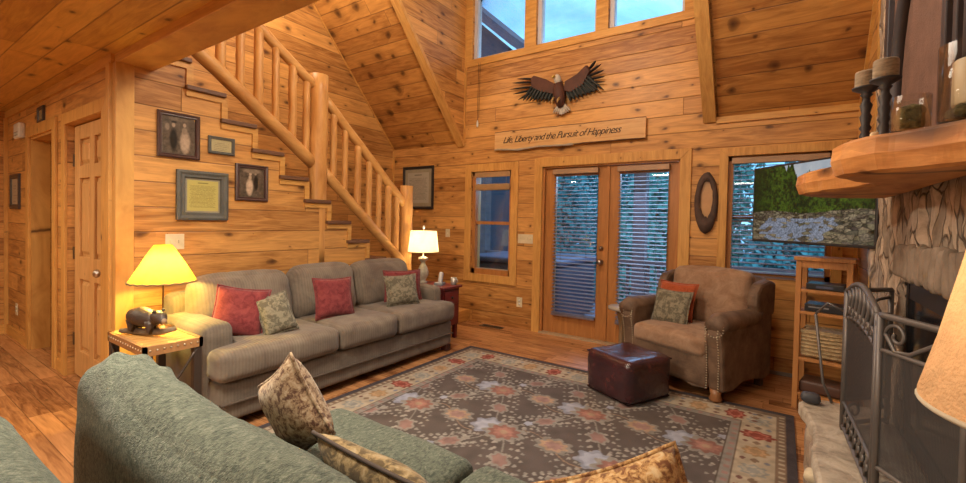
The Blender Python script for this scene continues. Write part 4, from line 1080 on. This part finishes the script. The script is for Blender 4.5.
    for x in np.arange(.36, W-.2, .235):
        for y in (c_, Hh-c_):
            a, b_ = cols_[q % 3]; flower(x, y, .062, [a, b_, a], 8, 1.3, PI/2); flower(x+.12, y, .022, [gold*.6], 4); flower(x+.115, y+.06, .016, [blue], 4); flower(x+.12, y-.06, .016, [org*.7], 4)
        q += 1
    put(D < .047, [.055, .045, .05])
    return im
ri = rugimg(); rw, rh = 2.82, 2.96; rcx, rcy = -2.71+rw/2, 3.665-rh/2
rg = thing('area_rug', 'large brown floral rug with cream border and rosettes', 'rug', (rcx, rcy, 0))
grid_color('pile', rw, rh, ri, vcol('rug pile', .95, bump=.5), rg, Matrix.Translation((0, 0, .012)))
MB().box(-rw/2, rw/2, -rh/2, rh/2, .001, .0112).build('backing', plain('rug edge dark', (.05, .04, .045), .9), rg)

# ------------------------------------------------------------------ slatted side table with lamp and bear
tb = thing('side_table', 'rustic side table of honey slats and studded dark iron beside the sofa', 'table', (-3.15, 1.06, 0))
TX0, TX1, TY0, TY1, TZ = -3.43, -2.87, .91, 1.20, .60
DKW = plain('dark bronzed iron', (.07, .05, .04), .5, .4)
for i in range(9):
    a = TX0+.02+i*(TX1-TX0-.04)/9; MB().box(a, a+(TX1-TX0-.04)/9-.006, TY0+.02, TY1-.02, TZ-.022, TZ).build('slat', T_table, tb, world=True)
m = MB(); m.box(TX0, TX1, TY0, TY0+.02, TZ-.05, TZ+.003).box(TX0, TX1, TY1-.02, TY1, TZ-.05, TZ+.003).box(TX0, TX0+.02, TY0, TY1, TZ-.05, TZ+.003).box(TX1-.02, TX1, TY0, TY1, TZ-.05, TZ+.003)
m.build('top_frame', wood('table frame wood', 'x', 'y', w=0, dark=(.25, .12, .05), light=(.42, .22, .09), knots=0), tb, world=True)
for (x, y) in ((TX0, TY0), (TX1-.05, TY0), (TX0, TY1-.05), (TX1-.05, TY1-.05)): MB().box(x+.004, x+.046, y+.004, y+.046, 0, TZ-.045).build('leg', DKW, tb, world=True, bevel=.003)
for (p, q) in (((TX1-.01, TY0+.03, TZ-.06), (TX1-.01, TY1-.03, .25)), ((TX1-.01, TY1-.03, TZ-.06), (TX1-.01, TY0+.03, .25)), ((TX0+.03, TY0+.01, TZ-.06), (TX0+.20, TY0+.01, .36)), ((TX1-.03, TY0+.01, TZ-.06), (TX1-.20, TY0+.01, .36))):
    P = [Vector(p).lerp(Vector(q), i/8)+Vector((0, 0, -.03*math.sin(PI*i/8))) for i in range(9)]; MB().tube(P, .007, 6).build('brace', DKW, tb, world=True)
m = MB()
for i in range(14):
    x = TX0+.03+i*(TX1-TX0-.06)/13; m.lathe([(.006, 0), (.004, .004), (.0005, .005)], M=TR((x, TY0, TZ-.02), rx=PI/2), seg=8)
for i in range(8):
    y = TY0+.03+i*(TY1-TY0-.06)/7; m.lathe([(.006, 0), (.004, .004), (.0005, .005)], M=TR((TX1, y, TZ-.02), ry=PI/2), seg=8)
m.build('stud', plain('bright studs', (.7, .6, .45), .3, .8), tb, world=True)
# bear carving
br = thing('bear_figurine', 'small dark carved bear standing on a log, on the slatted side table', 'figurine', (-3.16, 1.02, TZ+.003), R(18))
BRR = plain('dark carved bear', (.07, .045, .035), .45, bump=.5, bscale=40, col2=(.04, .028, .022))
MB().tube([(-.17, -.03, .02), (-.08, 0, .018), (0, 0, .02), (.1, .01, .028), (.19, .02, .05)], [.014, .02, .02, .018, .014], 10).build('log', plain('driftwood base', (.20, .15, .10), .8, bump=.8), br)
MB().tube([(-.125, 0, .09), (-.10, 0, .105), (-.05, 0, .112), (.0, 0, .105), (.045, 0, .10), (.08, 0, .105)], [.025, .05, .058, .055, .045, .03], 16).build('body', BRR, br)
MB().tube([(.06, 0, .11), (.095, -.005, .122), (.125, -.012, .115), (.15, -.018, .098), (.162, -.02, .09)], [.03, .038, .033, .019, .010], 14).tube([(.098, .02, .15), (.098, .022, .165)], [.011, .006], 8).tube([(.098, -.032, .15), (.098, -.034, .165)], [.011, .006], 8).build('head', BRR, br)
MB().tube([(.148, -.017, .103), (.165, -.02, .092)], [.0185, .012], 10).build('muzzle', plain('tan muzzle', (.3, .2, .12), .5), br)
for (x, y) in ((-.1, .022), (-.095, -.024), (.03, .022), (.045, -.022)): MB().tube([(x, y, .095), (x+.003, y, .06), (x+.004, y, .032), (x+.016, y, .03)], [.026, .02, .018, .014], 10).build('leg', BRR, br)
# lamps
def shade_mat(name, col, e, ecol=None, weave=0):
    m = bpy.data.materials.new(name); m.use_nodes = True; nt = m.node_tree; nt.nodes.clear(); k = N(nt)
    o = k.n('ShaderNodeOutputMaterial'); d = k.n('ShaderNodeBsdfDiffuse'); t_ = k.n('ShaderNodeBsdfTranslucent'); mx = k.n('ShaderNodeMixShader'); em = k.n('ShaderNodeEmission'); ad_ = k.n('ShaderNodeAddShader')
    tc = k.n('ShaderNodeTexCoord'); nz = k.noise(tc.outputs['Object'], 30 if weave else 12, 4, .7); c = k.ramp(nz.outputs[0], [(.3, tuple(x*.75 for x in col)), (.7, col)])
    k.l(c, d.inputs[0]); k.l(c, t_.inputs[0]); mx.inputs[0].default_value = .5; k.l(d.outputs[0], mx.inputs[1]); k.l(t_.outputs[0], mx.inputs[2])
    ec = k.ramp(nz.outputs[0], [(.3, tuple(x*.8 for x in (ecol or col))), (.7, ecol or col)]); k.l(ec, em.inputs[0]); em.inputs[1].default_value = e
    k.l(mx.outputs[0], ad_.inputs[0]); k.l(em.outputs[0], ad_.inputs[1]); k.l(ad_.outputs[0], o.inputs[0])
    if weave:
        b = k.n('ShaderNodeBump'); wv = k.noise(tc.outputs['Object'], weave, 2, .5); k.l(wv.outputs[0], b.inputs['Height']); b.inputs['Distance'].default_value = .01; k.l(b.outputs[0], d.inputs['Normal'])
    return m
def light(name, kind, loc, e, col=(1, .8, .55), size=.1, rot=None, spot=None):
    l = bpy.data.lights.new(name, kind); l.energy = e; l.color = col
    if kind == 'POINT': l.shadow_soft_size = size
    if kind == 'AREA': l.shape = 'DISK'; l.size = size
    o = bpy.data.objects.new(name, l); o.location = loc; C.objects.link(o)
    if rot: o.rotation_euler = rot
    return o
LX, LY = -3.30, 1.148
lp = thing('table_lamp', 'lamp with glowing yellow hide cone shade on the slatted table', 'lamp', (LX, LY, TZ), group='table lamps')
MB().lathe([(.06, .003), (.06, .012), (.02, .02), (.005, .03), (.005, .30), (.012, .31), (.012, .36)], seg=20).build('lamp_base', plain('iron lamp stem', (.12, .06, .03), .4, .5), lp)
S1 = shade_mat('yellow hide shade', (.80, .48, .07), .06, (1.0, .6, .06))
rb, rt, zb_, zt_ = .178, .048, .300, .535
MB().lathe([(rb, zb_), ((rb+rt)/2+.002, (zb_+zt_)/2), (rt, zt_)], seg=40, ends=False).build('lamp_shade', S1, lp)
MB().tube([(rb*math.cos(a/20*PI), rb*math.sin(a/20*PI), zb_+.003*(-1)**a) for a in range(40)], .006, 6, closed=True).build('shade_lacing', plain('leather lacing', (.30, .2, .1), .8), lp)
MB().lathe([(.001, .47), (.022, .45), (.03, .42), (.018, .385), (.012, .36)], seg=16).build('bulb', emis('bulb yellow', (1, .75, .35), 6), lp)
light('lamp_light', 'POINT', (LX, LY, TZ+.38), 40, (1, .70, .15), .03)
# end table with cream lamp
et = thing('end_table', 'small dark red end table between the sofa and the back wall', 'table', (-3.30, 3.73, 0))
RD = plain('cherry red wood', (.17, .022, .022), .35, col2=(.11, .012, .014))
MB().box(-.25, .29, -.165, .165, .575, .60).build('table_top', RD, et, bevel=.006)
MB().box(-.22, .26, -.14, .14, .16, .574).build('cabinet', RD, et, bevel=.004)
MB().box(.26, .272, -.12, .12, .40, .55).build('drawer', RD, et, bevel=.004)
MB().lathe([(.012, 0), (.014, .012), (.004, .02)], M=TR((.272, 0, .475), ry=PI/2), seg=12).build('knob', BLACK, et)
for (x, y) in ((-.20, -.12), (.22, -.12), (-.20, .12), (.22, .12)): MB().box(x-.02, x+.02, y-.02, y+.02, 0, .16).build('leg', RD, et)
l2 = thing('table_lamp', 'cream drum shade lamp on pale urn base beside the newel post', 'lamp', (-3.475, 3.74, .60), group='table lamps')
URN = plain('mottled pale urn', (.46, .42, .32), .5, bump=.5, bscale=30, col2=(.28, .26, .2), nscale=25)
MB().lathe([(.05, 0), (.05, .012), (.03, .02), (.038, .04), (.062, .09), (.066, .125), (.05, .175), (.028, .215), (.024, .235), (.034, .25), (.055, .27), (.058, .285), (.03, .30), (.012, .305), (.008, .34)], seg=28).build('lamp_base', URN, l2)
S2 = shade_mat('cream drum shade', (.85, .74, .48), .22, (1.0, .83, .45))
MB().lathe([(.178, .36), (.150, .60)], seg=36, ends=False).build('lamp_shade', S2, l2)
MB().tube([(0, 0, .34), (0, 0, .62)], .004, 6).lathe([(.005, .62), (.017, .635), (.014, .655), (.002, .665)], seg=12).build('finial', PLAST, l2)
MB().lathe([(.001, .50), (.028, .47), (.03, .44), (.012, .40)], seg=14).build('bulb', emis('bulb cream', (1, .8, .5), 6), l2)
light('lamp_light', 'POINT', (-3.475, 3.74, 1.06), 13, (1, .75, .42), .04)
t = thing('telephone', 'grey cordless telephone on its base on the red end table', 'telephone', (-3.20, 3.72, .60), R(20))
MB().box(-.05, .05, -.06, .05, 0, .03).build('base', plain('grey phone', (.25, .26, .28), .4), t, bevel=.006)
MB().soft((0, 0, .06), (.045, .05, .13), .015, n=6, M=TR((0, .01, .02), rx=R(-20))).build('handset', plain('silver phone', (.5, .5, .52), .35), t)
t = thing('mug', 'small silver mug on the edge of the red end table', 'mug', (-3.08, 3.82, .60))
MB().lathe([(.028, 0), (.032, .01), (.034, .085), (.031, .085), (.028, .012)], seg=20).build('cup', plain('silver cup', (.5, .48, .45), .3, .6), t); MB().tube([(.034, 0, .07), (.055, 0, .06), (.055, 0, .035), (.034, 0, .025)], .005, 8).build('handle', plain('silver handle', (.5, .48, .45), .3, .6), t)

# ------------------------------------------------------------------ green sofa (foreground)
GRN = fabric('green chenille', (.05, .065, .05), (.16, .18, .135), (.27, .28, .23), scale=60, weave=220, bump=1.2, stretch=(1.6, .8, 1.6), contrast=(.36, .60))
gs = thing('green_sofa', 'sage green chenille sofa with its back towards the viewer, bottom centre', 'sofa', (-.9, .85, 0))
def gback(P, p):
    X = P.x - .87
    if P.z > 0:
        k = min(1, P.z/.25)
        dz = .008 if X < -1.74 else .008 - .055*min(1, (X+1.72)/.5)
        l = max(0, 1-abs(X+1.62)/.30)
        dz += k*l*(.012*math.sin((X*1.0+P.y*1.8)*42)) + .016*noise.noise(Vector((X*3.1, 1, 0)))
        P = Vector((P.x, P.y, P.z + dz*k))
    return P
MB().soft((-.87, .49, .46), (1.90, .20, .84), .095, bulge=(.01, .02, .01), n=34, wr=.012, fn=gback, ws=4.2).build('back', GRN, gs, world=True)
MB().soft((-.83, .98, .20), (1.74, .60, .30), .05, n=14, wr=.005).build('base', GRN, gs, world=True)
for (a, b) in ((-1.70, -.90), (-.89, -.06)):
    MB().soft(((a+b)/2, .97, .385), (b-a, .64, .17), .06, bulge=(0, .01, .02), n=16, wr=.006).build('seat_cushion', GRN, gs, world=True)
for (a, b) in ((-1.72, -.90), (-.89, -.06)):
    MB().soft(((a+b)/2, .70, .55), (b-a, .18, .18), .07, bulge=(0, .02, .01), n=12, wr=.008, M=None).build('back_cushion', GRN, gs, world=True)
for (x, y) in ((-1.6, .6), (-.2, .6), (-1.6, 1.2), (-.2, 1.2)): MB().box(x-.03, x+.03, y-.03, y+.03, 0.0 if y < .7 else .013, .08).build('foot', plain('sofa foot', (.05, .03, .02), .4), gs, world=True)
PAIS = fabric('paisley brown cream', (.12, .06, .04), (.42, .30, .18), (.55, .45, .32), scale=48, weave=160, contrast=(.40, .52))
PGLD = fabric('gold brown swirl', (.17, .07, .03), (.50, .30, .12), (.62, .46, .26), scale=48, weave=120, contrast=(.42, .54))
POLV = fabric('olive gold print', (.10, .07, .035), (.32, .23, .11), (.40, .32, .2), scale=26, weave=150, contrast=(.42, .55))
throw('throw_pillow', 'paisley brown pillow standing corner-up at the far end of the green sofa', (-1.40, .87, .665), .30, .30, .13, R(80), 0, R(181), PAIS, PAIS, spin=R(-36))
throw('throw_pillow', 'olive gold pillow with dark piping lying behind the green sofa back', (-.92, .86, .545), .46, .34, .12, R(58), 0, R(178), POLV, plain('dark piping', (.06, .04, .03), .8))
throw('throw_pillow', 'gold and rust swirl pillow at the bottom edge beside the rug', (-.28, 1.0, .59), .38, .34, .17, R(76), 0, R(14), PGLD, PGLD, spin=R(25))
# second green seat at bottom left
gc = thing('green_armchair', 'rounded green chenille chair back at the bottom left corner', 'armchair', (-1.15, .0, 0))
MB().soft((-1.285, .145, .48), (.76, .19, .77), .09, bulge=(.0, .01, .01), n=18, wr=.010, ws=4).build('back', GRN, gc, world=True)
MB().soft((-1.285, -.23, .26), (.74, .58, .36), .06, n=10, wr=.004).build('seat', GRN, gc, world=True)
for x in (-1.62, -.95): MB().soft((x, -.20, .36), (.12, .56, .54), .055, n=10, wr=.004).build('arm', GRN, gc, world=True)
for (x, y) in ((-1.58, .12), (-1.0, .12), (-1.58, -.42), (-1.0, -.42)): MB().box(x-.025, x+.025, y-.025, y+.025, 0, .10).build('foot', plain('chair foot', (.05, .03, .02), .4), gc, world=True)

# ------------------------------------------------------------------ brown wing armchair
LEA = plain('mottled brown suede', (.20, .125, .078), .7, bump=.3, bscale=30, col2=(.085, .048, .03), nscale=9)
TANF = fabric('tan seat fabric', (.26, .15, .09), (.40, .26, .17), scale=10, weave=220)
ac = thing('armchair', 'wide brown suede armchair with nailhead trim beside the french doors', 'armchair', (-.60, 4.09, 0), R(-22.3)); ac.scale = (1.06, 1.0, 1.0)
def A(m, name, mat, **k): return m.build(name, mat, ac, **k)
# local: +x right (viewer), -y front ; half width .43, half depth .41
HWc, HD = .435, .41
def arm_part(sx):
    # side panel with front scroll
    prof = [(-HD+.02, .10), (-HD, .30), (-HD-.01, .42), (-HD-.03, .50), (-HD-.02, .585), (-HD+.03, .63), (-HD+.12, .64), (-.05, .60), (.12, .60), (.24, .66), (HD-.06, .70), (HD-.05, .11), (.25, .085), (.05, .12), (-.1, .125), (-.25, .085)]
    m = MB(); x0, x1 = (HWc-.13, HWc) if sx > 0 else (-HWc, -HWc+.13)
    m.prism(prof, x0+.012, x1-.0, 'x', smooth=False); return m
for sx in (-1, 1):
    A(arm_part(sx), 'arm', LEA, bevel=.022)
    c = sx*(HWc-.055)
    A(MB().tube([(c, -HD-.03, .575), (c, -HD+.05, .605), (c, -.10, .60), (c, .10, .60), (c, .22, .65)], [.07, .078, .075, .07, .05], 18), 'arm_roll', LEA)
    # wing
    wp = [(.13, .60), (.08, .70), (.09, .80), (.15, .87), (.30, .895), (.41, .87), (.40, .60)]
    m = MB(); xa, xb = (HWc-.085, HWc+.0) if sx > 0 else (-HWc, -HWc+.085)
    m.prism(wp, xa, xb, 'x'); A(m, 'wing', LEA, bevel=.028)
A(MB().soft((0, .33, .50), (.80, .16, .80), .06, bulge=(0, 0, .03), n=14, wr=.004), 'outer_back', LEA)
A(MB().soft((0, 0, 0), (.67, .17, .50), .06, bulge=(0, .045, .03), n=14, wr=.006, M=TR((0, .225, .69), rx=R(-8))), 'back_cushion', TANF)
A(MB().soft((0, -.14, .235), (.66, .56, .26), .03, n=8), 'seat_base', LEA)
A(MB().soft((0, -.13, .40), (.63, .62, .155), .05, bulge=(0, .01, .02), n=14, wr=.004), 'seat_cushion', TANF)
A(MB().prism([(-.32, .30), (.32, .30), (.32, .10), (.22, .085), (.1, .115), (-.1, .115), (-.22, .085), (-.32, .10)], -HD-.0, -HD+.04, 'y'), 'front_apron', LEA, bevel=.01)
for (x, y) in ((HWc-.07, -HD+.05), (-HWc+.07, -HD+.05)): A(MB().lathe([(.035, .0135), (.045, .03), (.035, .06), (.042, .105)], (x, y, 0), 16), 'foot', plain('turned foot', (.30, .13, .05), .4))
for (x, y) in ((HWc-.08, HD-.08), (-HWc+.08, HD-.08)): A(MB().box(x-.025, x+.025, y-.025, y+.025, 0, .12), 'foot', plain('rear foot', (.08, .04, .02), .4))
NH = plain('brass nailheads', (.50, .42, .30), .35, .6)
for sx in (-1, 1):
    m = MB()
    for off in (.012, -.012+.0):
        path = [(-HD-.0, .11), (-HD-.0, .30), (-HD-.012, .42), (-HD-.032, .50), (-HD-.022, .58)]
        pts = []
        for (a, b) in zip(path[:-1], path[1:]):
            nn = max(1, int(math.hypot(b[0]-a[0], b[1]-a[1])/.018))
            pts += [(a[0]+(b[0]-a[0])*i/nn, a[1]+(b[1]-a[1])*i/nn) for i in range(nn)]
        xx = sx*(HWc-.03) if off > 0 else sx*(HWc-.115)
        for (y, z) in pts: m.lathe([(.0065, 0), (.005, .003), (.001, .005)], M=TR((xx, y-.0, z), rx=PI/2), seg=6)
    for i in range(20): m.lathe([(.0065, 0), (.005, .003), (.001, .005)], M=TR((sx*(HWc-.055)+.066*math.cos(i/20*2*PI), -HD-.03, .575+.066*math.sin(i/20*2*PI)), rx=PI/2), seg=6)
    A(m, 'nailheads', NH, kind='stuff')
OR = fabric('rust orange', (.30, .06, .02), (.45, .11, .045), scale=25, weave=200)
th = R(-22.3)
def ach(x, y, z): v = Matrix.Rotation(th, 3, 'Z') @ Vector((x, y, 0)); return (-.635+v.x, 4.10+v.y, z)
throw('throw_pillow', 'rust orange pillow behind the sage pillow on the armchair', ach(-.13, -.045, .655), .37, .34, .10, R(74), 0, th, OR, OR)
throw('throw_pillow', 'sage patterned pillow in front on the brown armchair', ach(-.10, -.155, .61), .34, .31, .10, R(72), 0, th+R(4), SAGE, SAGE)
# small side table left of armchair
t = thing('side_table', 'small dark side table with a pale top hidden behind the armchair', 'table', (-1.30, 4.27, 0))
MB().lathe([(.13, .48), (.135, .49), (.135, .51), (.12, .515)], seg=24).build('table_top', plain('pale table top', (.42, .36, .3), .4), t)
MB().lathe([(.10, 0), (.10, .02), (.03, .05), (.025, .3), (.05, .44), (.07, .478)], seg=20).build('pedestal', plain('carved pedestal', (.22, .14, .07), .6, bump=.8, bscale=40), t)

# ------------------------------------------------------------------ ottoman
def leather():
    m, nt, b = newmat('oxblood leather'); k = N(nt); tc = k.n('ShaderNodeTexCoord'); nz = k.noise(tc.outputs['Object'], 10, 5, .65)
    k.l(k.ramp(nz.outputs[0], [(.3, (.022, .008, .012)), (.6, (.055, .014, .018)), (.8, (.12, .045, .035))]), b.inputs['Base Color'])
    b.inputs['Roughness'].default_value = .22; b.inputs['Specular IOR Level'].default_value = .9
    n2 = k.noise(tc.outputs['Object'], 26, 4, .6); k.bump(n2.outputs[0], .5, .012, b); return m
ot = thing('leather_ottoman', 'square oxblood leather ottoman on the rug before the armchair', 'ottoman', (-.975, 3.39, .013), R(-28))
OX = leather()
MB().soft((0, 0, .165), (.46, .46, .325), .05, bulge=(.012, .012, -.012), n=18, wr=.008, ws=7).build('cushion_body', OX, ot)
MB().tube([(s[0]*.222, s[1]*.222, .30) for s in ((-1, -1), (1, -1), (1, 1), (-1, 1))], .006, 6, closed=True).build('piping', OX, ot)
MB().tube([(s[0]*.214, s[1]*.214, .015) for s in ((-1, -1), (1, -1), (1, 1), (-1, 1))], .008, 6, closed=True).build('piping', OX, ot)

# ------------------------------------------------------------------ right foreground lamp
tx, tyy = .310, .80
t = thing('lamp_table', 'small round table holding the foreground lamp, below the frame', 'table', (tx, tyy, 0))
MB().lathe([(.16, .54), (.165, .55), (.165, .57), (.15, .575)], seg=28).build('table_top', RD, t); MB().lathe([(.12, 0), (.12, .02), (.03, .05), (.03, .5), (.08, .54)], seg=20).build('pedestal', RD, t)
l3 = thing('table_lamp', 'foreground lamp with woven burlap shade at the right edge', 'lamp', (tx, tyy, .576), group='table lamps')
MB().lathe([(.055, 0), (.06, .015), (.05, .03), (.075, .10), (.08, .16), (.05, .25), (.02, .33), (.012, .40), (.012, .60)], seg=30).build('lamp_base', plain('pale blue glazed base', (.35, .38, .45), .15), l3)
S3 = shade_mat('burlap shade', (.72, .46, .26), .05, (1, .6, .3), weave=220)
MB().lathe([(.147, .525), (.148, .535), (.130, .61), (.108, .72), (.085, .86)], seg=48, ends=False).build('lamp_shade', S3, l3)
MB().tube([(.146*math.cos(a/24*PI), .148*math.sin(a/24*PI), .527) for a in range(48)], .004, 6, closed=True).build('shade_rim', plain('rim tape', (.5, .42, .3), .8), l3)
light('lamp_light', 'POINT', (tx, tyy, 1.26), .9, (1, .72, .42), .03)

# ------------------------------------------------------------------ outside
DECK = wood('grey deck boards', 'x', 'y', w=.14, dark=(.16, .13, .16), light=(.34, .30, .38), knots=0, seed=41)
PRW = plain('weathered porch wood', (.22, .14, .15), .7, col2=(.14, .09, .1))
MB().box(-9, 4, YB+.17, 7.2, -.2, -.06).build('porch_floor', DECK, kind='structure')
rr = thing('porch_railing', 'weathered wooden porch railing outside the french doors', 'railing', (-2, 7, -.06))
MB().box(-8, 4, 6.94, 7.06, .70, .76).build('top_rail', PRW, rr, world=True); MB().box(-8, 4, 6.96, 7.04, .0, .05).build('bottom_rail', PRW, rr, world=True)
for i in range(58):
    x = -5.6+i*.16; MB().box(x, x+.045, 6.975, 7.025, .05, .70).build('baluster', PRW, rr, world=True)
for x in (-5.0, -1.97, 1.2): 
    MB().box(x, x+.19, 6.9, 7.09, -.06, 4.0).build('porch_post', PRW, label={-5.0: 'porch post seen through the tall narrow window', -1.97: 'thick porch post seen through the right french door', 1.2: 'porch post at the far right behind the blind'}[x], cat='post', group='porch posts')
tu = thing('hot_tub', 'dark covered tub on the porch seen through the left french door', 'hot tub', (-3.2, 5.9, -.06))
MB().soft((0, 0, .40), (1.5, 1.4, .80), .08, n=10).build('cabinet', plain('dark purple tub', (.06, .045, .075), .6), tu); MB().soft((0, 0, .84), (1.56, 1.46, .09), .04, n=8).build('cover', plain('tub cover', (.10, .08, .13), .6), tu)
# wing of the house outside
nb = thing('house_wing', 'dark gabled wing of the house seen through the windows', 'building', (-7.5, 9.5, 0))
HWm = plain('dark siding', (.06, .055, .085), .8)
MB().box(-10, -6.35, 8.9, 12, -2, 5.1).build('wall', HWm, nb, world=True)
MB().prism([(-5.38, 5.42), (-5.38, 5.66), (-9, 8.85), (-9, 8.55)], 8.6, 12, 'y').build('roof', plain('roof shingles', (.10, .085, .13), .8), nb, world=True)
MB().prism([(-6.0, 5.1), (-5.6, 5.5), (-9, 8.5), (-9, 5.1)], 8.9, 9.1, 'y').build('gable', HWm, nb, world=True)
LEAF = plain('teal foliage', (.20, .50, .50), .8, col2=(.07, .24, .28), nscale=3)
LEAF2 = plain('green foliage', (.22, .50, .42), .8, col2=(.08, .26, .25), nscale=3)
TRK = plain('pale trunk', (.20, .16, .16), .9)
def tree(x, y, h, rad, label, mat, s):
    t = thing('tree', label, 'tree', (x, y, -2), group='trees beyond the porch')
    MB().tube([(0, 0, 0), (.1, 0, h*.5), (-.1, .1, h*.9)], [.22, .15, .05], 8).build('trunk', TRK, t)
    r = random.Random(s); m = MB(); vs = []; fs = []
    for i in range(4600):
        a = r.random()*2*PI; zz = r.random(); rr_ = rad*(1-zz*.55)*math.sqrt(r.random())*(1+.3*math.sin(3*a+s)); p = Vector((rr_*math.cos(a), rr_*math.sin(a), h*.18+zz*h*.85))
        d = Vector((r.uniform(-1, 1), r.uniform(-1, 1), r.uniform(-1, 1))).normalized()*.12; e = d.orthogonal().normalized()*.085
        o = len(vs); vs += [p-d, p+e, p+d, p-e]; fs.append((o, o+1, o+2, o+3))
    m.add(vs, fs); m.build('crown', mat, t, recalc=False)
TL = []
for j, (y, n_, x0, dx, h, nm) in enumerate(((13.8, 5, -10.2, 3.5, 5.6, 'near'), (18.3, 6, -14.4, 4.2, 7.4, 'middle'), (23.6, 6, -19, 5.0, 9.2, 'far'))):
    for i in range(n_): TL.append((x0+i*dx, y+.5*math.sin(i*2.3+j), h*(.92+.14*math.sin(i*1.9+j)), dx*.36, '%s tree in the %s row beyond the porch' % (('first', 'second', 'third', 'fourth', 'fifth', 'sixth')[i]+' from the left', nm)))
for i, (x, y, h, rad, l) in enumerate(TL):
    tree(x, y, h, rad, l, LEAF if i % 2 else LEAF2, i)
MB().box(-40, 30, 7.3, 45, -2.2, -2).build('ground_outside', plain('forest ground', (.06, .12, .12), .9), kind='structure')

# ------------------------------------------------------------------ world and lights
w = bpy.data.worlds.new('sky'); sc.world = w; w.use_nodes = True; k = N(w.node_tree); bg = w.node_tree.nodes['Background']
tc = k.n('ShaderNodeTexCoord'); mp = k.n('ShaderNodeMapping'); k.l(tc.outputs['Generated'], mp.inputs[0]); mp.inputs['Scale'].default_value = (1.2, 1.2, 3.0)
nz = k.noise(mp.outputs[0], 2.6, 5, .6, .4)
k.l(k.ramp(nz.outputs[0], [(.32, (.16, .40, .78)), (.5, (.28, .62, .92)), (.68, (.52, .88, .98))]), bg.inputs[0]); bg.inputs[1].default_value = 1.1
WM = (1, .88, .70)
light('vault_fill', 'POINT', (-1.9, 2.3, 3.6), 74, WM, .35)  # added warm fill points high in the vault, no fixture seen there
light('vault_fill', 'POINT', (-4.2, 2.3, 3.9), 26, (1, .80, .56), .2)
light('vault_fill', 'POINT', (-.3, 2.2, 2.9), 16, WM, .25)
light('room_fill', 'AREA', (-1.9, .72, 2.30), 40, WM, .5)  # added soft area fill around the viewpoint, stands for no seen fixture
light('room_fill', 'AREA', (-1.0, -2.2, 2.36), 50, WM, 1.2)
light('room_fill', 'AREA', (-4.6, -.6, 2.36), 26, (1, .80, .55), .6)
light('hall_fill', 'POINT', (-6.3, -1.6, 1.9), 12, (1, .84, .52), .2)  # added fill brightening the hall, no lamp seen there
light('bedroom_fill', 'POINT', (-6.0, 2.0, 1.9), 1.5, (1, .7, .4), .15)  # added faint fill inside the open doorway, no lamp seen there
# soft blue dusk daylight just outside the glass
light('dusk', 'AREA', (-1.6, YB+1.6, 2.6), 60, (.45, .65, 1), 2.2, rot=(R(-50), 0, 0))

cam = bpy.data.cameras.new('camera'); co = bpy.data.objects.new('camera', cam); C.objects.link(co); sc.camera = co
yaw, pit, rol, fpx, sx, sy = .578224254, .0204709082, .0211885073, 433.714847, 15.39, -11.41
F = Vector((-math.sin(yaw)*math.cos(pit), math.cos(yaw)*math.cos(pit), -math.sin(pit))); rt_ = Vector((math.cos(yaw), math.sin(yaw), 0)); u_ = rt_.cross(F)
r_ = rt_*math.cos(rol)+u_*math.sin(rol); u2 = -rt_*math.sin(rol)+u_*math.cos(rol)
co.matrix_world = Matrix(((r_.x, u2.x, -F.x, 0), (r_.y, u2.y, -F.y, 0), (r_.z, u2.z, -F.z, 1.33), (0, 0, 0, 1)))
cam.sensor_width = 36; cam.lens = fpx*36/966; cam.shift_x = -sx/966; cam.shift_y = sy/966; cam.clip_start = .02
sc.view_settings.view_transform = 'Standard'; sc.view_settings.look = 'None'; sc.view_settings.gamma = 1; sc.view_settings.exposure = 0.9
sc.view_settings.use_curve_mapping = False
sc.cycles.use_denoising = True
sc.cycles.max_bounces = 8; sc.cycles.transparent_max_bounces = 16
